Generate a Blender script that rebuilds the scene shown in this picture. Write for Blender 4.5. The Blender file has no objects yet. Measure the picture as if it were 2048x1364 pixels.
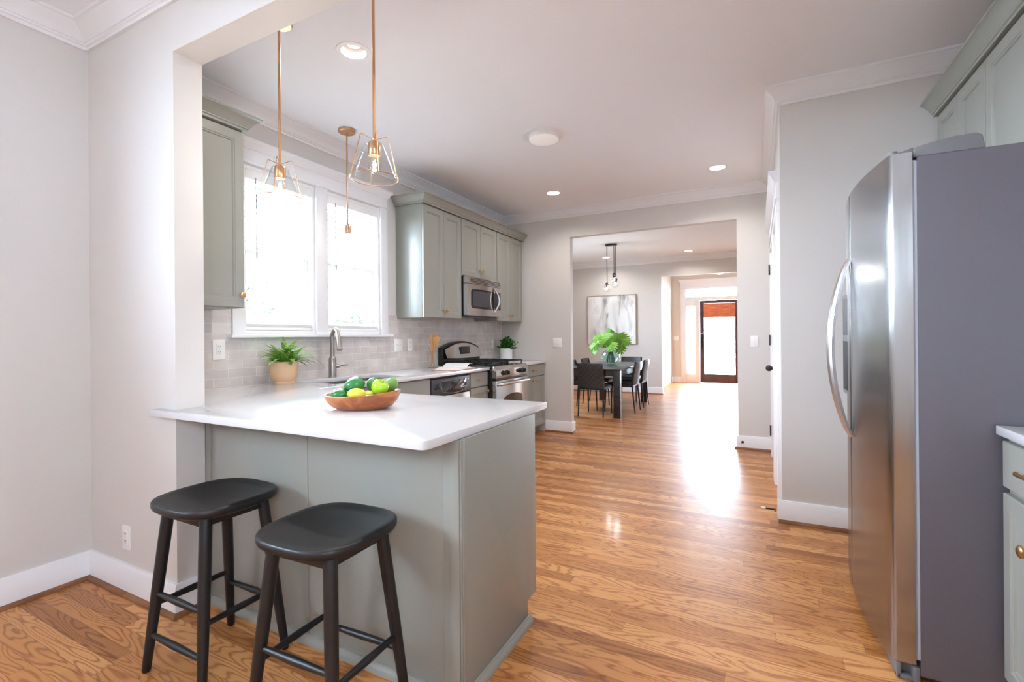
import bpy, bmesh, math, random
from mathutils import Vector, Matrix
random.seed(7)
S = bpy.context.scene
C = S.collection
R = math.radians
# ------------------------------------------------------------------ camera
def make_camera():
    f, yaw, roll = 954.19, 0.475258, -0.0082999
    cam = bpy.data.cameras.new('camera'); o = bpy.data.objects.new('camera', cam); C.objects.link(o)
    cy, sy, cr, sr = math.cos(yaw), math.sin(yaw), math.cos(roll), math.sin(roll)
    right, up, fwd = Vector((cy, sy, 0)), Vector((0, 0, 1)), Vector((-sy, cy, 0))
    r3 = cr * right + sr * up; u3 = cr * up - sr * right
    m = Matrix.Identity(4)
    for i in range(3):
        m[i][0], m[i][1], m[i][2] = r3[i], u3[i], -fwd[i]
    m[2][3] = 1.228
    o.matrix_world = m
    cam.sensor_fit = 'HORIZONTAL'; cam.sensor_width = 36
    cam.lens = f / 2048 * 36; cam.shift_y = -(682 - 672.44) / 2048; cam.clip_start = .02
    S.camera = o
make_camera()
# ------------------------------------------------------------------ sky, exposure
w = bpy.data.worlds.new('overcast_sky'); S.world = w; w.use_nodes = True
bg = w.node_tree.nodes['Background']
bg.inputs[0].default_value = (.745, .905, 1.11, 1); bg.inputs[1].default_value = 42.0
S.view_settings.view_transform = 'Standard'; S.view_settings.look = 'None'
S.view_settings.gamma = 1; S.view_settings.use_curve_mapping = False
S.view_settings.exposure = 0.55
cyc = S.cycles
cyc.max_bounces = 12; cyc.diffuse_bounces = 7; cyc.glossy_bounces = 5; cyc.transmission_bounces = 8
cyc.transparent_max_bounces = 16; cyc.sample_clamp_indirect = 6; cyc.caustics_reflective = False
cyc.caustics_refractive = False; cyc.use_denoising = True

def lamp(name, typ, loc, energy, col=(1, 1, 1), size=.1, size_y=None, rot=(0, 0, 0), portal=False, spot=None, parent=None):
    l = bpy.data.lights.new(name, typ); o = bpy.data.objects.new(name, l); C.objects.link(o)
    o.location = loc; o.rotation_euler = rot; l.energy = energy; l.color = col
    if typ == 'AREA':
        l.size = size
        if size_y: l.shape = 'RECTANGLE'; l.size_y = size_y
        else: l.shape = 'DISK'
        if portal: l.cycles.is_portal = True
    else: l.shadow_soft_size = size
    if spot: l.spot_size = R(spot); l.spot_blend = .9
    if parent: o.parent = parent
    return o
# sky portals in the window and door openings (they guide the sky light, and give none of their own)
lamp('portal', 'AREA', (-3.22, 2.33, 1.84), 1, size=1.16, size_y=.6, rot=(0, R(-90), 0), portal=True)
lamp('portal', 'AREA', (-3.22, 3.03, 1.84), 1, size=1.16, size_y=.6, rot=(0, R(-90), 0), portal=True)
lamp('portal', 'AREA', (-3.9, 7.9, 1.75), 1, size=1.2, size_y=1.0, rot=(0, R(-90), 0), portal=True)
lamp('portal', 'AREA', (-.87, 13.05, 1.2), 1, size=1.6, size_y=2.3, rot=(R(-90), 0, 0), portal=True)

lamp('portal', 'AREA', (-3.22, -.8, 2.0), 1, size=1.0, size_y=1.3, rot=(0, R(-90), 0), portal=True)
lamp('portal', 'AREA', (1.44, -1.5, 2.1), 1, size=.9, size_y=.9, rot=(0, R(90), 0), portal=True)

# ------------------------------------------------------------------ materials
def lin(c):
    if isinstance(c, str): c = tuple(int(c[i:i + 2], 16) / 255 for i in (0, 2, 4))
    return tuple((x / 12.92 if x <= .04045 else ((x + .055) / 1.055) ** 2.4) for x in c) + (1,)
def newmat(name):
    m = bpy.data.materials.new(name); m.use_nodes = True
    nt = m.node_tree; return m, nt, nt.nodes['Principled BSDF']
def N(nt, typ, **kw):
    n = nt.nodes.new(typ)
    for k, v in kw.items():
        if k[0] == 'i' and k[1:].isdigit():
            n.inputs[int(k[1:])].default_value = v
        else: setattr(n, k, v)
    return n
def L(nt, a, b): nt.links.new(a, b)
def ramp(nt, fac, stops, interp='LINEAR'):
    r = nt.nodes.new('ShaderNodeValToRGB'); e = r.color_ramp.elements; r.color_ramp.interpolation = interp
    while len(e) < len(stops): e.new(.5)
    for k, (p, c) in enumerate(stops): e[k].position = p; e[k].color = lin(c)
    L(nt, fac, r.inputs[0]); return r.outputs[0]
def mat(name, col, rough=.5, metal=0, spec=.5, var=.03, nscale=6, bump=0, bscale=200, coat=0, stretch=None, emit=0):
    m, nt, b = newmat(name)
    b.inputs['Roughness'].default_value = rough; b.inputs['Metallic'].default_value = metal
    b.inputs['Specular IOR Level'].default_value = spec; b.inputs['Coat Weight'].default_value = coat
    b.inputs['Coat Roughness'].default_value = .08
    tc = N(nt, 'ShaderNodeTexCoord'); vec = tc.outputs['Object']
    if stretch:
        mp = N(nt, 'ShaderNodeMapping'); mp.inputs['Scale'].default_value = stretch; L(nt, vec, mp.inputs[0]); vec = mp.outputs[0]
    nz = N(nt, 'ShaderNodeTexNoise'); nz.inputs['Scale'].default_value = nscale; nz.inputs['Detail'].default_value = 3
    L(nt, vec, nz.inputs['Vector'])
    c = lin(col); lo = tuple(x * (1 - var) for x in c[:3]) + (1,); hi = tuple(min(1, x * (1 + var)) for x in c[:3]) + (1,)
    mx = N(nt, 'ShaderNodeMix', data_type='RGBA'); mx.inputs[6].default_value = lo; mx.inputs[7].default_value = hi
    L(nt, nz.outputs[0], mx.inputs[0]); L(nt, mx.outputs[2], b.inputs['Base Color'])
    if bump:
        n2 = N(nt, 'ShaderNodeTexNoise'); n2.inputs['Scale'].default_value = bscale; L(nt, vec, n2.inputs['Vector'])
        bp = N(nt, 'ShaderNodeBump'); bp.inputs['Strength'].default_value = bump; bp.inputs['Distance'].default_value = .002
        L(nt, n2.outputs[0], bp.inputs['Height']); L(nt, bp.outputs[0], b.inputs['Normal'])
    if emit:
        b.inputs['Emission Color'].default_value = lin(col); b.inputs['Emission Strength'].default_value = emit
    return m
def steel(name, col, rough, scale):
    """brushed steel: fine stretched streaks in the roughness and a faint bump"""
    m, nt, b = newmat(name)
    b.inputs['Metallic'].default_value = 1; b.inputs['Base Color'].default_value = lin(col)
    tc = N(nt, 'ShaderNodeTexCoord'); mp = N(nt, 'ShaderNodeMapping'); mp.inputs['Scale'].default_value = scale
    L(nt, tc.outputs['Object'], mp.inputs[0]); nz = N(nt, 'ShaderNodeTexNoise'); nz.inputs['Scale'].default_value = 1
    nz.inputs['Detail'].default_value = 4; L(nt, mp.outputs[0], nz.inputs['Vector'])
    mr = N(nt, 'ShaderNodeMapRange'); mr.inputs[3].default_value = rough * .75; mr.inputs[4].default_value = rough * 1.3
    L(nt, nz.outputs[0], mr.inputs[0]); L(nt, mr.outputs[0], b.inputs['Roughness'])
    bp = N(nt, 'ShaderNodeBump'); bp.inputs['Strength'].default_value = .03; bp.inputs['Distance'].default_value = .0006
    L(nt, nz.outputs[0], bp.inputs['Height']); L(nt, bp.outputs[0], b.inputs['Normal'])
    return m
def brushed(name, col):
    """vertically brushed sheet: the reflection spreads sideways and stays crisp up and down"""
    m, nt, b = newmat(name)
    b.inputs['Metallic'].default_value = 1; b.inputs['Base Color'].default_value = lin(col); b.inputs['Roughness'].default_value = .36
    b.inputs['Anisotropic'].default_value = .92
    tg = N(nt, 'ShaderNodeTangent', direction_type='RADIAL', axis='Z'); L(nt, tg.outputs[0], b.inputs['Tangent']); b.inputs['Anisotropic Rotation'].default_value = ANISO
    tc = N(nt, 'ShaderNodeTexCoord'); mp = N(nt, 'ShaderNodeMapping'); mp.inputs['Scale'].default_value = (90, 90, 1.2); L(nt, tc.outputs['Object'], mp.inputs[0])
    nz = N(nt, 'ShaderNodeTexNoise'); nz.inputs['Scale'].default_value = 1; L(nt, mp.outputs[0], nz.inputs['Vector'])
    mr = N(nt, 'ShaderNodeMapRange'); mr.inputs[3].default_value = .2; mr.inputs[4].default_value = .27; L(nt, nz.outputs[0], mr.inputs[0]); L(nt, mr.outputs[0], b.inputs['Roughness'])
    return m
ANISO = 0
def glass(name, tint=(1, 1, 1), refl=1.0, ior=1.45):
    """thin clear pane: straight-through light plus a fresnel reflection"""
    m, nt, b = newmat(name); nt.nodes.remove(b)
    out = nt.nodes['Material Output']
    t = N(nt, 'ShaderNodeBsdfTransparent'); t.inputs[0].default_value = tint + (1,)
    g = N(nt, 'ShaderNodeBsdfGlossy'); g.inputs['Roughness'].default_value = .02
    lw = N(nt, 'ShaderNodeLayerWeight'); lw.inputs[0].default_value = .5
    pw = N(nt, 'ShaderNodeMath', operation='POWER'); pw.inputs[1].default_value = 4.5; L(nt, lw.outputs['Facing'], pw.inputs[0])
    ml = N(nt, 'ShaderNodeMath', operation='MULTIPLY_ADD'); ml.inputs[1].default_value = .6 * refl; ml.inputs[2].default_value = .035 * refl; L(nt, pw.outputs[0], ml.inputs[0])
    mx = N(nt, 'ShaderNodeMixShader'); L(nt, ml.outputs[0], mx.inputs[0]); L(nt, t.outputs[0], mx.inputs[1]); L(nt, g.outputs[0], mx.inputs[2])
    L(nt, mx.outputs[0], out.inputs[0]); return m
def floor_mat():
    m, nt, b = newmat('oak_floor')
    tc = N(nt, 'ShaderNodeTexCoord'); sp = N(nt, 'ShaderNodeSeparateXYZ'); L(nt, tc.outputs['Object'], sp.inputs[0])
    def M(op, a, bb=None, c=None):
        n = N(nt, 'ShaderNodeMath', operation=op)
        for k, v in enumerate((a, bb, c)):
            if v is None: continue
            if isinstance(v, (int, float)): n.inputs[k].default_value = v
            else: L(nt, v, n.inputs[k])
        return n.outputs[0]
    W, LEN = .070, 1.2
    yr = M('DIVIDE', sp.outputs[1], W); row = M('FLOOR', yr)
    wn = N(nt, 'ShaderNodeTexWhiteNoise', noise_dimensions='1D'); L(nt, row, wn.inputs['W'])
    xs = M('ADD', M('DIVIDE', sp.outputs[0], LEN), M('MULTIPLY', wn.outputs[0], 7.3)); col = M('FLOOR', xs)
    cb = N(nt, 'ShaderNodeCombineXYZ'); L(nt, row, cb.inputs[0]); L(nt, col, cb.inputs[1])
    w2 = N(nt, 'ShaderNodeTexWhiteNoise', noise_dimensions='2D'); L(nt, cb.outputs[0], w2.inputs['Vector'])
    rnd = w2.outputs[0]
    # grain: contour lines of a stretched noise give plain-sawn cathedrals
    gv = N(nt, 'ShaderNodeCombineXYZ')
    L(nt, M('ADD', M('MULTIPLY', sp.outputs[0], 1.7), M('MULTIPLY', rnd, 63.0)), gv.inputs[0])
    L(nt, M('ADD', M('MULTIPLY', sp.outputs[1], 11.0), M('MULTIPLY', rnd, 41.0)), gv.inputs[1])
    n1 = N(nt, 'ShaderNodeTexNoise'); n1.inputs['Scale'].default_value = 1.0; n1.inputs['Detail'].default_value = 1.5
    n1.inputs['Roughness'].default_value = .45; n1.inputs['Distortion'].default_value = .25
    L(nt, gv.outputs[0], n1.inputs['Vector'])
    rings = M('SINE', M('MULTIPLY', n1.outputs[0], 92.0))
    rr = M('POWER', M('MULTIPLY_ADD', rings, .5, .5), 2.2)
    pv = N(nt, 'ShaderNodeCombineXYZ'); L(nt, M('MULTIPLY', sp.outputs[0], 9.0), pv.inputs[0]); L(nt, M('MULTIPLY', sp.outputs[1], 240.0), pv.inputs[1])
    L(nt, M('MULTIPLY', rnd, 30.0), pv.inputs[2])
    n2 = N(nt, 'ShaderNodeTexNoise'); n2.inputs['Scale'].default_value = 1; n2.inputs['Detail'].default_value = 3; L(nt, pv.outputs[0], n2.inputs['Vector'])
    g = M('ADD', M('MULTIPLY', rr, .55), M('MULTIPLY', n2.outputs[0], .45))
    c1 = ramp(nt, g, [(.0, 'd09a64'), (.45, 'c48a54'), (.72, 'ab7242'), (1, '7a4a27')])
    c2 = ramp(nt, rnd, [(0, 'c2ad98'), (.3, 'ddcebd'), (.7, 'f0e6da'), (1, 'ffffff')])
    mx = N(nt, 'ShaderNodeMix', data_type='RGBA', blend_type='MULTIPLY'); mx.inputs[0].default_value = 1
    L(nt, c1, mx.inputs[6]); L(nt, c2, mx.inputs[7])
    fy = M('FRACT', yr); fx = M('FRACT', xs)
    ey = M('LESS_THAN', M('MINIMUM', fy, M('SUBTRACT', 1, fy)), .018); ex = M('LESS_THAN', M('MINIMUM', fx, M('SUBTRACT', 1, fx)), .0011)
    seam = M('MAXIMUM', ey, ex)
    mx2 = N(nt, 'ShaderNodeMix', data_type='RGBA'); L(nt, M('MULTIPLY', seam, .4), mx2.inputs[0]); L(nt, mx.outputs[2], mx2.inputs[6]); mx2.inputs[7].default_value = lin('4a2a14')
    L(nt, mx2.outputs[2], b.inputs['Base Color'])
    b.inputs['Roughness'].default_value = .38; b.inputs['Specular IOR Level'].default_value = .25
    b.inputs['Coat Weight'].default_value = .16; b.inputs['Coat Roughness'].default_value = .11
    n3 = N(nt, 'ShaderNodeTexNoise'); n3.inputs['Scale'].default_value = 5; L(nt, tc.outputs['Object'], n3.inputs['Vector'])
    hh = M('SUBTRACT', M('ADD', M('MULTIPLY', n3.outputs[0], .6), M('MULTIPLY', rnd, .25)), M('MULTIPLY', seam, .5))
    bp = N(nt, 'ShaderNodeBump'); bp.inputs['Strength'].default_value = .05; bp.inputs['Distance'].default_value = .004
    L(nt, hh, bp.inputs['Height']); L(nt, bp.outputs[0], b.inputs['Normal']); L(nt, bp.outputs[0], b.inputs['Coat Normal'])
    return m
def tile_mat():
    m, nt, b = newmat('subway_tile')
    tc = N(nt, 'ShaderNodeTexCoord'); sp = N(nt, 'ShaderNodeSeparateXYZ'); L(nt, tc.outputs['Object'], sp.inputs[0])
    cb = N(nt, 'ShaderNodeCombineXYZ'); L(nt, sp.outputs[1], cb.inputs[0]); L(nt, sp.outputs[2], cb.inputs[1])
    mp = N(nt, 'ShaderNodeMapping'); mp.inputs['Location'].default_value = (.03, -.914, 0); L(nt, cb.outputs[0], mp.inputs[0])
    br = N(nt, 'ShaderNodeTexBrick', offset=.5, squash=1)
    br.inputs['Scale'].default_value = 1; br.inputs['Brick Width'].default_value = .195; br.inputs['Row Height'].default_value = .0585
    br.inputs['Mortar Size'].default_value = .0022; br.inputs['Mortar Smooth'].default_value = .15
    br.inputs['Color1'].default_value = lin('ded8d4'); br.inputs['Color2'].default_value = lin('cfc8c4'); br.inputs['Mortar'].default_value = lin('e8e4e1')
    L(nt, mp.outputs[0], br.inputs['Vector'])
    nz = N(nt, 'ShaderNodeTexNoise'); nz.inputs['Scale'].default_value = 9; L(nt, tc.outputs['Object'], nz.inputs['Vector'])
    mx = N(nt, 'ShaderNodeMix', data_type='RGBA', blend_type='MULTIPLY'); mx.inputs[0].default_value = .5
    L(nt, br.outputs[0], mx.inputs[6]); L(nt, ramp(nt, nz.outputs[0], [(.3, 'd8d0cc'), (.7, 'ffffff')]), mx.inputs[7]); L(nt, mx.outputs[2], b.inputs['Base Color'])
    mr = N(nt, 'ShaderNodeMapRange'); mr.inputs[3].default_value = .16; mr.inputs[4].default_value = .7; L(nt, br.outputs[1], mr.inputs[0]); L(nt, mr.outputs[0], b.inputs['Roughness'])
    bp = N(nt, 'ShaderNodeBump', invert=True); bp.inputs['Strength'].default_value = .5; bp.inputs['Distance'].default_value = .002
    L(nt, br.outputs[1], bp.inputs['Height']); L(nt, bp.outputs[0], b.inputs['Normal'])
    return m
def wood_mat(name, a, bcol, scale=(3, 20, 20), rough=.45, rings=18, coat=0):
    m, nt, b = newmat(name)
    tc = N(nt, 'ShaderNodeTexCoord'); mp = N(nt, 'ShaderNodeMapping'); mp.inputs['Scale'].default_value = scale; L(nt, tc.outputs['Object'], mp.inputs[0])
    nz = N(nt, 'ShaderNodeTexNoise'); nz.inputs['Scale'].default_value = 1; nz.inputs['Distortion'].default_value = .8; nz.inputs['Detail'].default_value = 4; L(nt, mp.outputs[0], nz.inputs['Vector'])
    s = N(nt, 'ShaderNodeMath', operation='MULTIPLY'); s.inputs[1].default_value = rings; L(nt, nz.outputs[0], s.inputs[0])
    f = N(nt, 'ShaderNodeMath', operation='SINE'); L(nt, s.outputs[0], f.inputs[0])
    g = N(nt, 'ShaderNodeMath', operation='MULTIPLY_ADD'); g.inputs[1].default_value = .5; g.inputs[2].default_value = .5; L(nt, f.outputs[0], g.inputs[0])
    L(nt, ramp(nt, g.outputs[0], [(0, a), (1, bcol)]), b.inputs['Base Color']); b.inputs['Roughness'].default_value = rough
    b.inputs['Coat Weight'].default_value = coat; return m
def painting_mat():
    m, nt, b = newmat('abstract_canvas')
    tc = N(nt, 'ShaderNodeTexCoord'); mp = N(nt, 'ShaderNodeMapping'); mp.inputs['Scale'].default_value = (2.4, 1, 1.0); mp.inputs['Rotation'].default_value = (0, R(18), 0); L(nt, tc.outputs['Object'], mp.inputs[0])
    n1 = N(nt, 'ShaderNodeTexNoise'); n1.inputs['Scale'].default_value = 1.5; n1.inputs['Detail'].default_value = 6; n1.inputs['Distortion'].default_value = .5; L(nt, mp.outputs[0], n1.inputs['Vector'])
    c = ramp(nt, n1.outputs[0], [(.25, '5e6064'), (.33, '9a9b9b'), (.42, 'd3d2ce'), (.5, 'e9eaea'), (.62, 'f3f5f6'), (.72, 'd6dadb')])
    n2 = N(nt, 'ShaderNodeTexNoise'); n2.inputs['Scale'].default_value = 2.2; n2.inputs['Detail'].default_value = 5; n2.inputs['Distortion'].default_value = .7; L(nt, mp.outputs[0], n2.inputs['Vector'])
    c2 = ramp(nt, n2.outputs[0], [(.3, '77777a'), (.42, 'ffffff'), (1, 'ffffff')])
    mx = N(nt, 'ShaderNodeMix', data_type='RGBA', blend_type='MULTIPLY'); mx.inputs[0].default_value = .75; L(nt, c, mx.inputs[6]); L(nt, c2, mx.inputs[7])
    L(nt, mx.outputs[2], b.inputs['Base Color']); b.inputs['Roughness'].default_value = .6; return m
def weave_mat():
    m, nt, b = newmat('woven_black_leather')
    tc = N(nt, 'ShaderNodeTexCoord'); ck = N(nt, 'ShaderNodeTexChecker'); ck.inputs['Scale'].default_value = 26
    ck.inputs[1].default_value = lin('2a2828'); ck.inputs[2].default_value = lin('3a3737'); L(nt, tc.outputs['Object'], ck.inputs[0]); L(nt, ck.outputs[0], b.inputs['Base Color'])
    bp = N(nt, 'ShaderNodeBump'); bp.inputs['Strength'].default_value = .5; bp.inputs['Distance'].default_value = .004; L(nt, ck.outputs[1], bp.inputs['Height']); L(nt, bp.outputs[0], b.inputs['Normal'])
    b.inputs['Roughness'].default_value = .42; return m
def bamboo_mat():
    m, nt, b = newmat('bamboo_slats')
    tc = N(nt, 'ShaderNodeTexCoord'); mp = N(nt, 'ShaderNodeMapping'); mp.inputs['Scale'].default_value = (4, 4, 90); L(nt, tc.outputs['Object'], mp.inputs[0])
    nz = N(nt, 'ShaderNodeTexNoise'); nz.inputs['Scale'].default_value = 1; L(nt, mp.outputs[0], nz.inputs['Vector'])
    L(nt, ramp(nt, nz.outputs[0], [(.3, '8a4526'), (.6, 'c46a3c'), (.8, 'e2a071')]), b.inputs['Base Color']); b.inputs['Roughness'].default_value = .6
    tr = N(nt, 'ShaderNodeBsdfTranslucent'); tr.inputs[0].default_value = lin('d9743a'); mx = N(nt, 'ShaderNodeMixShader'); mx.inputs[0].default_value = .10
    L(nt, b.outputs[0], mx.inputs[1]); L(nt, tr.outputs[0], mx.inputs[2]); L(nt, mx.outputs[0], nt.nodes['Material Output'].inputs[0]); return m
M_ = dict(
    wall=mat('wall_paint', 'd7d3cf', .6, var=.01), hallwall=mat('hall_paint', 'd3c9bd', .6, var=.01), ceil=mat('ceiling_paint', 'f4f6fb', .75, var=.01),
    trim=mat('white_trim', 'eeeef0', .35, var=.01), floor=floor_mat(), tile=tile_mat(), shoe=wood_mat('oak_shoe', '8a5a38', '6f4426', (3, 3, 3), .4),
    sage=mat('sage_cabinet', '92928a', .3, var=.015), sagein=mat('sage_shadow_gap', '5b5d55', .6),
    quartz=mat('white_quartz', 'd8d8da', .12, var=.015, nscale=30, coat=.2), brass=mat('satin_brass', 'c8a06c', .28, 1, var=.05), copper=mat('brushed_copper_brass', 'c79a72', .3, 1, var=.04),
    steel=steel('brushed_steel', 'c4c1bf', .14, (4, 4, 260)), fridgesteel=brushed('brushed_door_steel', 'a9a8a8'), steelh=steel('steel_handle', 'd8d6d6', .22, (60, 60, 8)), nickel=steel('brushed_nickel', 'a39c95', .36, (60, 60, 20)),
    fridgeside=mat('grey_textured_metal', '64626a', .42, .25, bump=.25, bscale=420), darkgrey=mat('dark_grey_plastic', '55565a', .45), midgrey=mat('mid_grey_plastic', '707175', .45), gasket=mat('pale_gasket', 'aab0bc', .5),
    black=mat('black_enamel', '101013', .25), blackmatte=mat('black_cast_iron', '141416', .5), blackglass=mat('black_glass', '1b1b1e', .06, spec=.6), ovenglass=mat('oven_glass', '3a342f', .06, spec=.6),
    panelgrey=mat('charcoal_control_panel', '3c3d43', .3), stool=wood_mat('black_stained_wood', '0d0d0f', '131214', (3, 30, 30), .42), tablewood=wood_mat('espresso_wood', '262021', '332b2a', (3, 20, 20), .3),
    white=mat('white_plastic', 'f2f1f0', .3, var=.01), slat=mat('blind_slat', 'f4f4f2', .4, var=.01), whiteglaze=mat('white_ceramic', 'eeeeee', .2, var=.01), grille=mat('slot_dark', '2a2a2c', .5),
    glass=glass('clear_pane', (.97, .98, .98)), shade=glass('clear_shade_glass', (.97, .975, .975), 1.4), aqua=glass('aqua_glass', (.86, .95, .94), 1.5), bulb=glass('bulb_glass', (.98, .97, .95), 1.2),
    filament=mat('filament', 'ffcf9a', .4, emit=3), diffuser=mat('lamp_diffuser', 'f7f5f2', .5, emit=.12), darkmetal=mat('bronze_metal', '26221f', .4, .6), blackmetal=mat('black_metal', '2b2b2d', .4, .3),
    door=wood_mat('mahogany_door', '3b2322', '4a2a27', (14, 14, 2), .35), bamboo=bamboo_mat(), paint=painting_mat(), frame=mat('pale_wood_frame', 'a89684', .45), weave=weave_mat(),
    terracotta=mat('blush_ceramic', 'd9b28c', .45, var=.1, nscale=9), soil=mat('soil', '3b2e24', .9), bowl=wood_mat('olive_wood_bowl', 'b8703f', '8c4a24', (9, 9, 16), .35, 14, .2),
    fern=mat('fern_green', '8cb944', .5, var=.4, nscale=22), fernd=mat('fern_dark', '5c8a3a', .5, var=.3, nscale=22), herb=mat('herb_green', '3d7d26', .45, var=.35, nscale=25), leaf=mat('split_leaf_green', '669a20', .5, var=.4, nscale=9), stem=mat('leaf_stem', '3d6b3a', .5),
    mango=mat('green_skin', '2f7a3c', .3, var=.25, nscale=25), lime=mat('lime_skin', '4e9142', .3, var=.3, nscale=20), apple=mat('green_apple_skin', 'a3cc2e', .2, var=.12, nscale=12), lemon=mat('lemon_skin', 'd8cf45', .35, var=.1, nscale=14, bump=.2, bscale=150), avo=mat('mottled_green_skin', '6d9a45', .35, var=.4, nscale=30),
    spoon=wood_mat('beech_wood', 'd9a566', 'c08a4a', (10, 10, 3), .5), page=mat('book_page', 'e8e7e8', .6), cover=mat('book_cover', 'a0583e', .5), rubber=mat('white_rubber', 'e6e4e2', .6), ground=mat('outdoor_ground', 'd2d1cb', .9), bark=mat('bark', '4a443e', .9), foliage=mat('tree_leaves', '666f5c', .6, var=.4),
    porch=mat('porch_boards', 'b8b8b8', .6), plaster=mat('downlight_baffle', 'e4dedd', .5),
)
# ------------------------------------------------------------------ mesh helpers
class MB:
    def __init__(self): self.bm = bmesh.new()
    def _bev(self, verts, width, seg=2):
        vs = set(verts); es = [e for e in self.bm.edges if e.verts[0] in vs and e.verts[1] in vs]
        bmesh.ops.bevel(self.bm, geom=es, offset=width, segments=seg, profile=.5, affect='EDGES', clamp_overlap=True)
    def box(self, x0, x1, y0, y1, z0, z1, bev=0, seg=2, m=None):
        P = [(x0, y0, z0), (x1, y0, z0), (x1, y1, z0), (x0, y1, z0), (x0, y0, z1), (x1, y0, z1), (x1, y1, z1), (x0, y1, z1)]
        vs = [self.bm.verts.new(m @ Vector(p) if m else p) for p in P]
        for f in ((3, 2, 1, 0), (4, 5, 6, 7), (0, 1, 5, 4), (1, 2, 6, 5), (2, 3, 7, 6), (3, 0, 4, 7)): self.bm.faces.new([vs[i] for i in f])
        if bev: self._bev(vs, bev, seg)
        return self
    def rings(self, loops, cap0=True, cap1=True, closed=False):
        n = len(loops[0]); V = [[self.bm.verts.new(p) for p in lp] for lp in loops]
        rng = range(len(V) if closed else len(V) - 1)
        for i in rng:
            a, b = V[i], V[(i + 1) % len(V)]
            for k in range(n):
                self.bm.faces.new((a[k], a[(k + 1) % n], b[(k + 1) % n], b[k]))
        if not closed:
            if cap0: self.bm.faces.new(V[0][::-1])
            if cap1: self.bm.faces.new(V[-1])
        return V
    def prism(self, poly, z0, z1, bev=0, seg=2):
        lo = [(x, y, z0) for x, y in poly]; hi = [(x, y, z1) for x, y in poly]
        V = self.rings([lo, hi])
        if bev: self._bev(V[0] + V[1], bev, seg)
        return self
    def prism_m(self, poly, d0, d1, m, bev=0, seg=2):
        V = self.rings([[m @ Vector((x, y, d0)) for x, y in poly], [m @ Vector((x, y, d1)) for x, y in poly]])
        if bev: self._bev(V[0] + V[1], bev, seg)
        return self
    def lathe(self, prof, c=(0, 0, 0), n=32, m=None, sx=1, sy=1, cap0=True, cap1=True):
        loops = []
        for r, z in prof:
            lp = []
            for k in range(n):
                a = 2 * math.pi * k / n; p = Vector((c[0] + r * sx * math.cos(a), c[1] + r * sy * math.sin(a), c[2] + z))
                lp.append(m @ p if m else p)
            loops.append(lp)
        self.rings(loops, cap0, cap1); return self
    def tube(self, pts, r, n=12, cap=True, flat=None, up=None):
        """sweep a circle (or, with flat, an ellipse / given profile) along points; r is a number or one per point"""
        P = [Vector(p) for p in pts]; loops = []; prev = None
        for i, p in enumerate(P):
            t = (P[min(i + 1, len(P) - 1)] - P[max(i - 1, 0)]).normalized()
            if prev is None:
                u = Vector(up) if up else (Vector((0, 0, 1)) if abs(t.z) < .9 else Vector((1, 0, 0)))
            else: u = prev
            a = (u - t * u.dot(t)).normalized(); b = t.cross(a); prev = a
            rr = r[i] if isinstance(r, (list, tuple)) else r
            if flat and not isinstance(flat, (int, float)):
                loops.append([p + a * (x * rr) + b * (y * rr) for x, y in flat])
            else:
                fl = flat or 1
                loops.append([p + a * (rr * math.cos(2 * math.pi * k / n)) + b * (rr * fl * math.sin(2 * math.pi * k / n)) for k in range(n)])
        self.rings(loops, cap, cap); return self
    def cyl(self, p0, p1, r0, r1=None, n=20): return self.tube([p0, p1], [r0, r0 if r1 is None else r1], n)
    def torus(self, c, r, rt, n=40, k=8, m=None):
        loops = []
        for i in range(n):
            a = 2 * math.pi * i / n; lp = []
            for j in range(k):
                b = 2 * math.pi * j / k; q = Vector((c[0] + (r + rt * math.cos(b)) * math.cos(a), c[1] + (r + rt * math.cos(b)) * math.sin(a), c[2] + rt * math.sin(b)))
                lp.append(m @ q if m else q)
            loops.append(lp)
        self.rings(loops, closed=True); return self
    def quad(self, *p): self.bm.faces.new([self.bm.verts.new(q) for q in p]); return self
    def sphere(self, c, r, n=20, k=12, sz=1, m=None):
        prof = [(max(1e-4, r * math.sin(math.pi * i / k)), -r * sz * math.cos(math.pi * i / k)) for i in range(k + 1)]
        return self.lathe(prof, c, n, m)
def loc_of(root): return Vector(root.location) if root else Vector((0, 0, 0))
def obj(name, mb, m, parent=None, local=False, smooth=35, kind=None, label=None, **tags):
    me = bpy.data.meshes.new(name)
    bmesh.ops.recalc_face_normals(mb.bm, faces=mb.bm.faces)
    mb.bm.to_mesh(me); mb.bm.free()
    me.materials.append(M_[m] if isinstance(m, str) else m)
    if smooth:
        me.shade_smooth(); me.set_sharp_from_angle(angle=R(smooth))
    o = bpy.data.objects.new(name, me); C.objects.link(o)
    if parent:
        o.parent = parent
        if not local:
            q = parent; off = Vector((0, 0, 0))
            while q: off += Vector(q.location); q = q.parent
            me.transform(Matrix.Translation(-off))
    if kind: o['kind'] = kind
    if label: o['label'] = label
    for k, v in tags.items(): o[k] = v
    return o
def origin_to(o, loc):
    """move a top-level mesh's origin to its base without moving the mesh"""
    o.data.transform(Matrix.Translation(-Vector(loc))); o.location = loc; return o
def thing(name, label, cat, loc=(0, 0, 0), rz=0, group=None):
    o = bpy.data.objects.new(name, None); C.objects.link(o); o.empty_display_size = .05
    o.location = loc; o.rotation_euler = (0, 0, rz); o['label'] = label; o['category'] = cat
    if group: o['group'] = group
    return o
def tag(o, label, cat, group=None):
    o['label'] = label; o['category'] = cat
    if group: o['group'] = group
    return o
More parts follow.
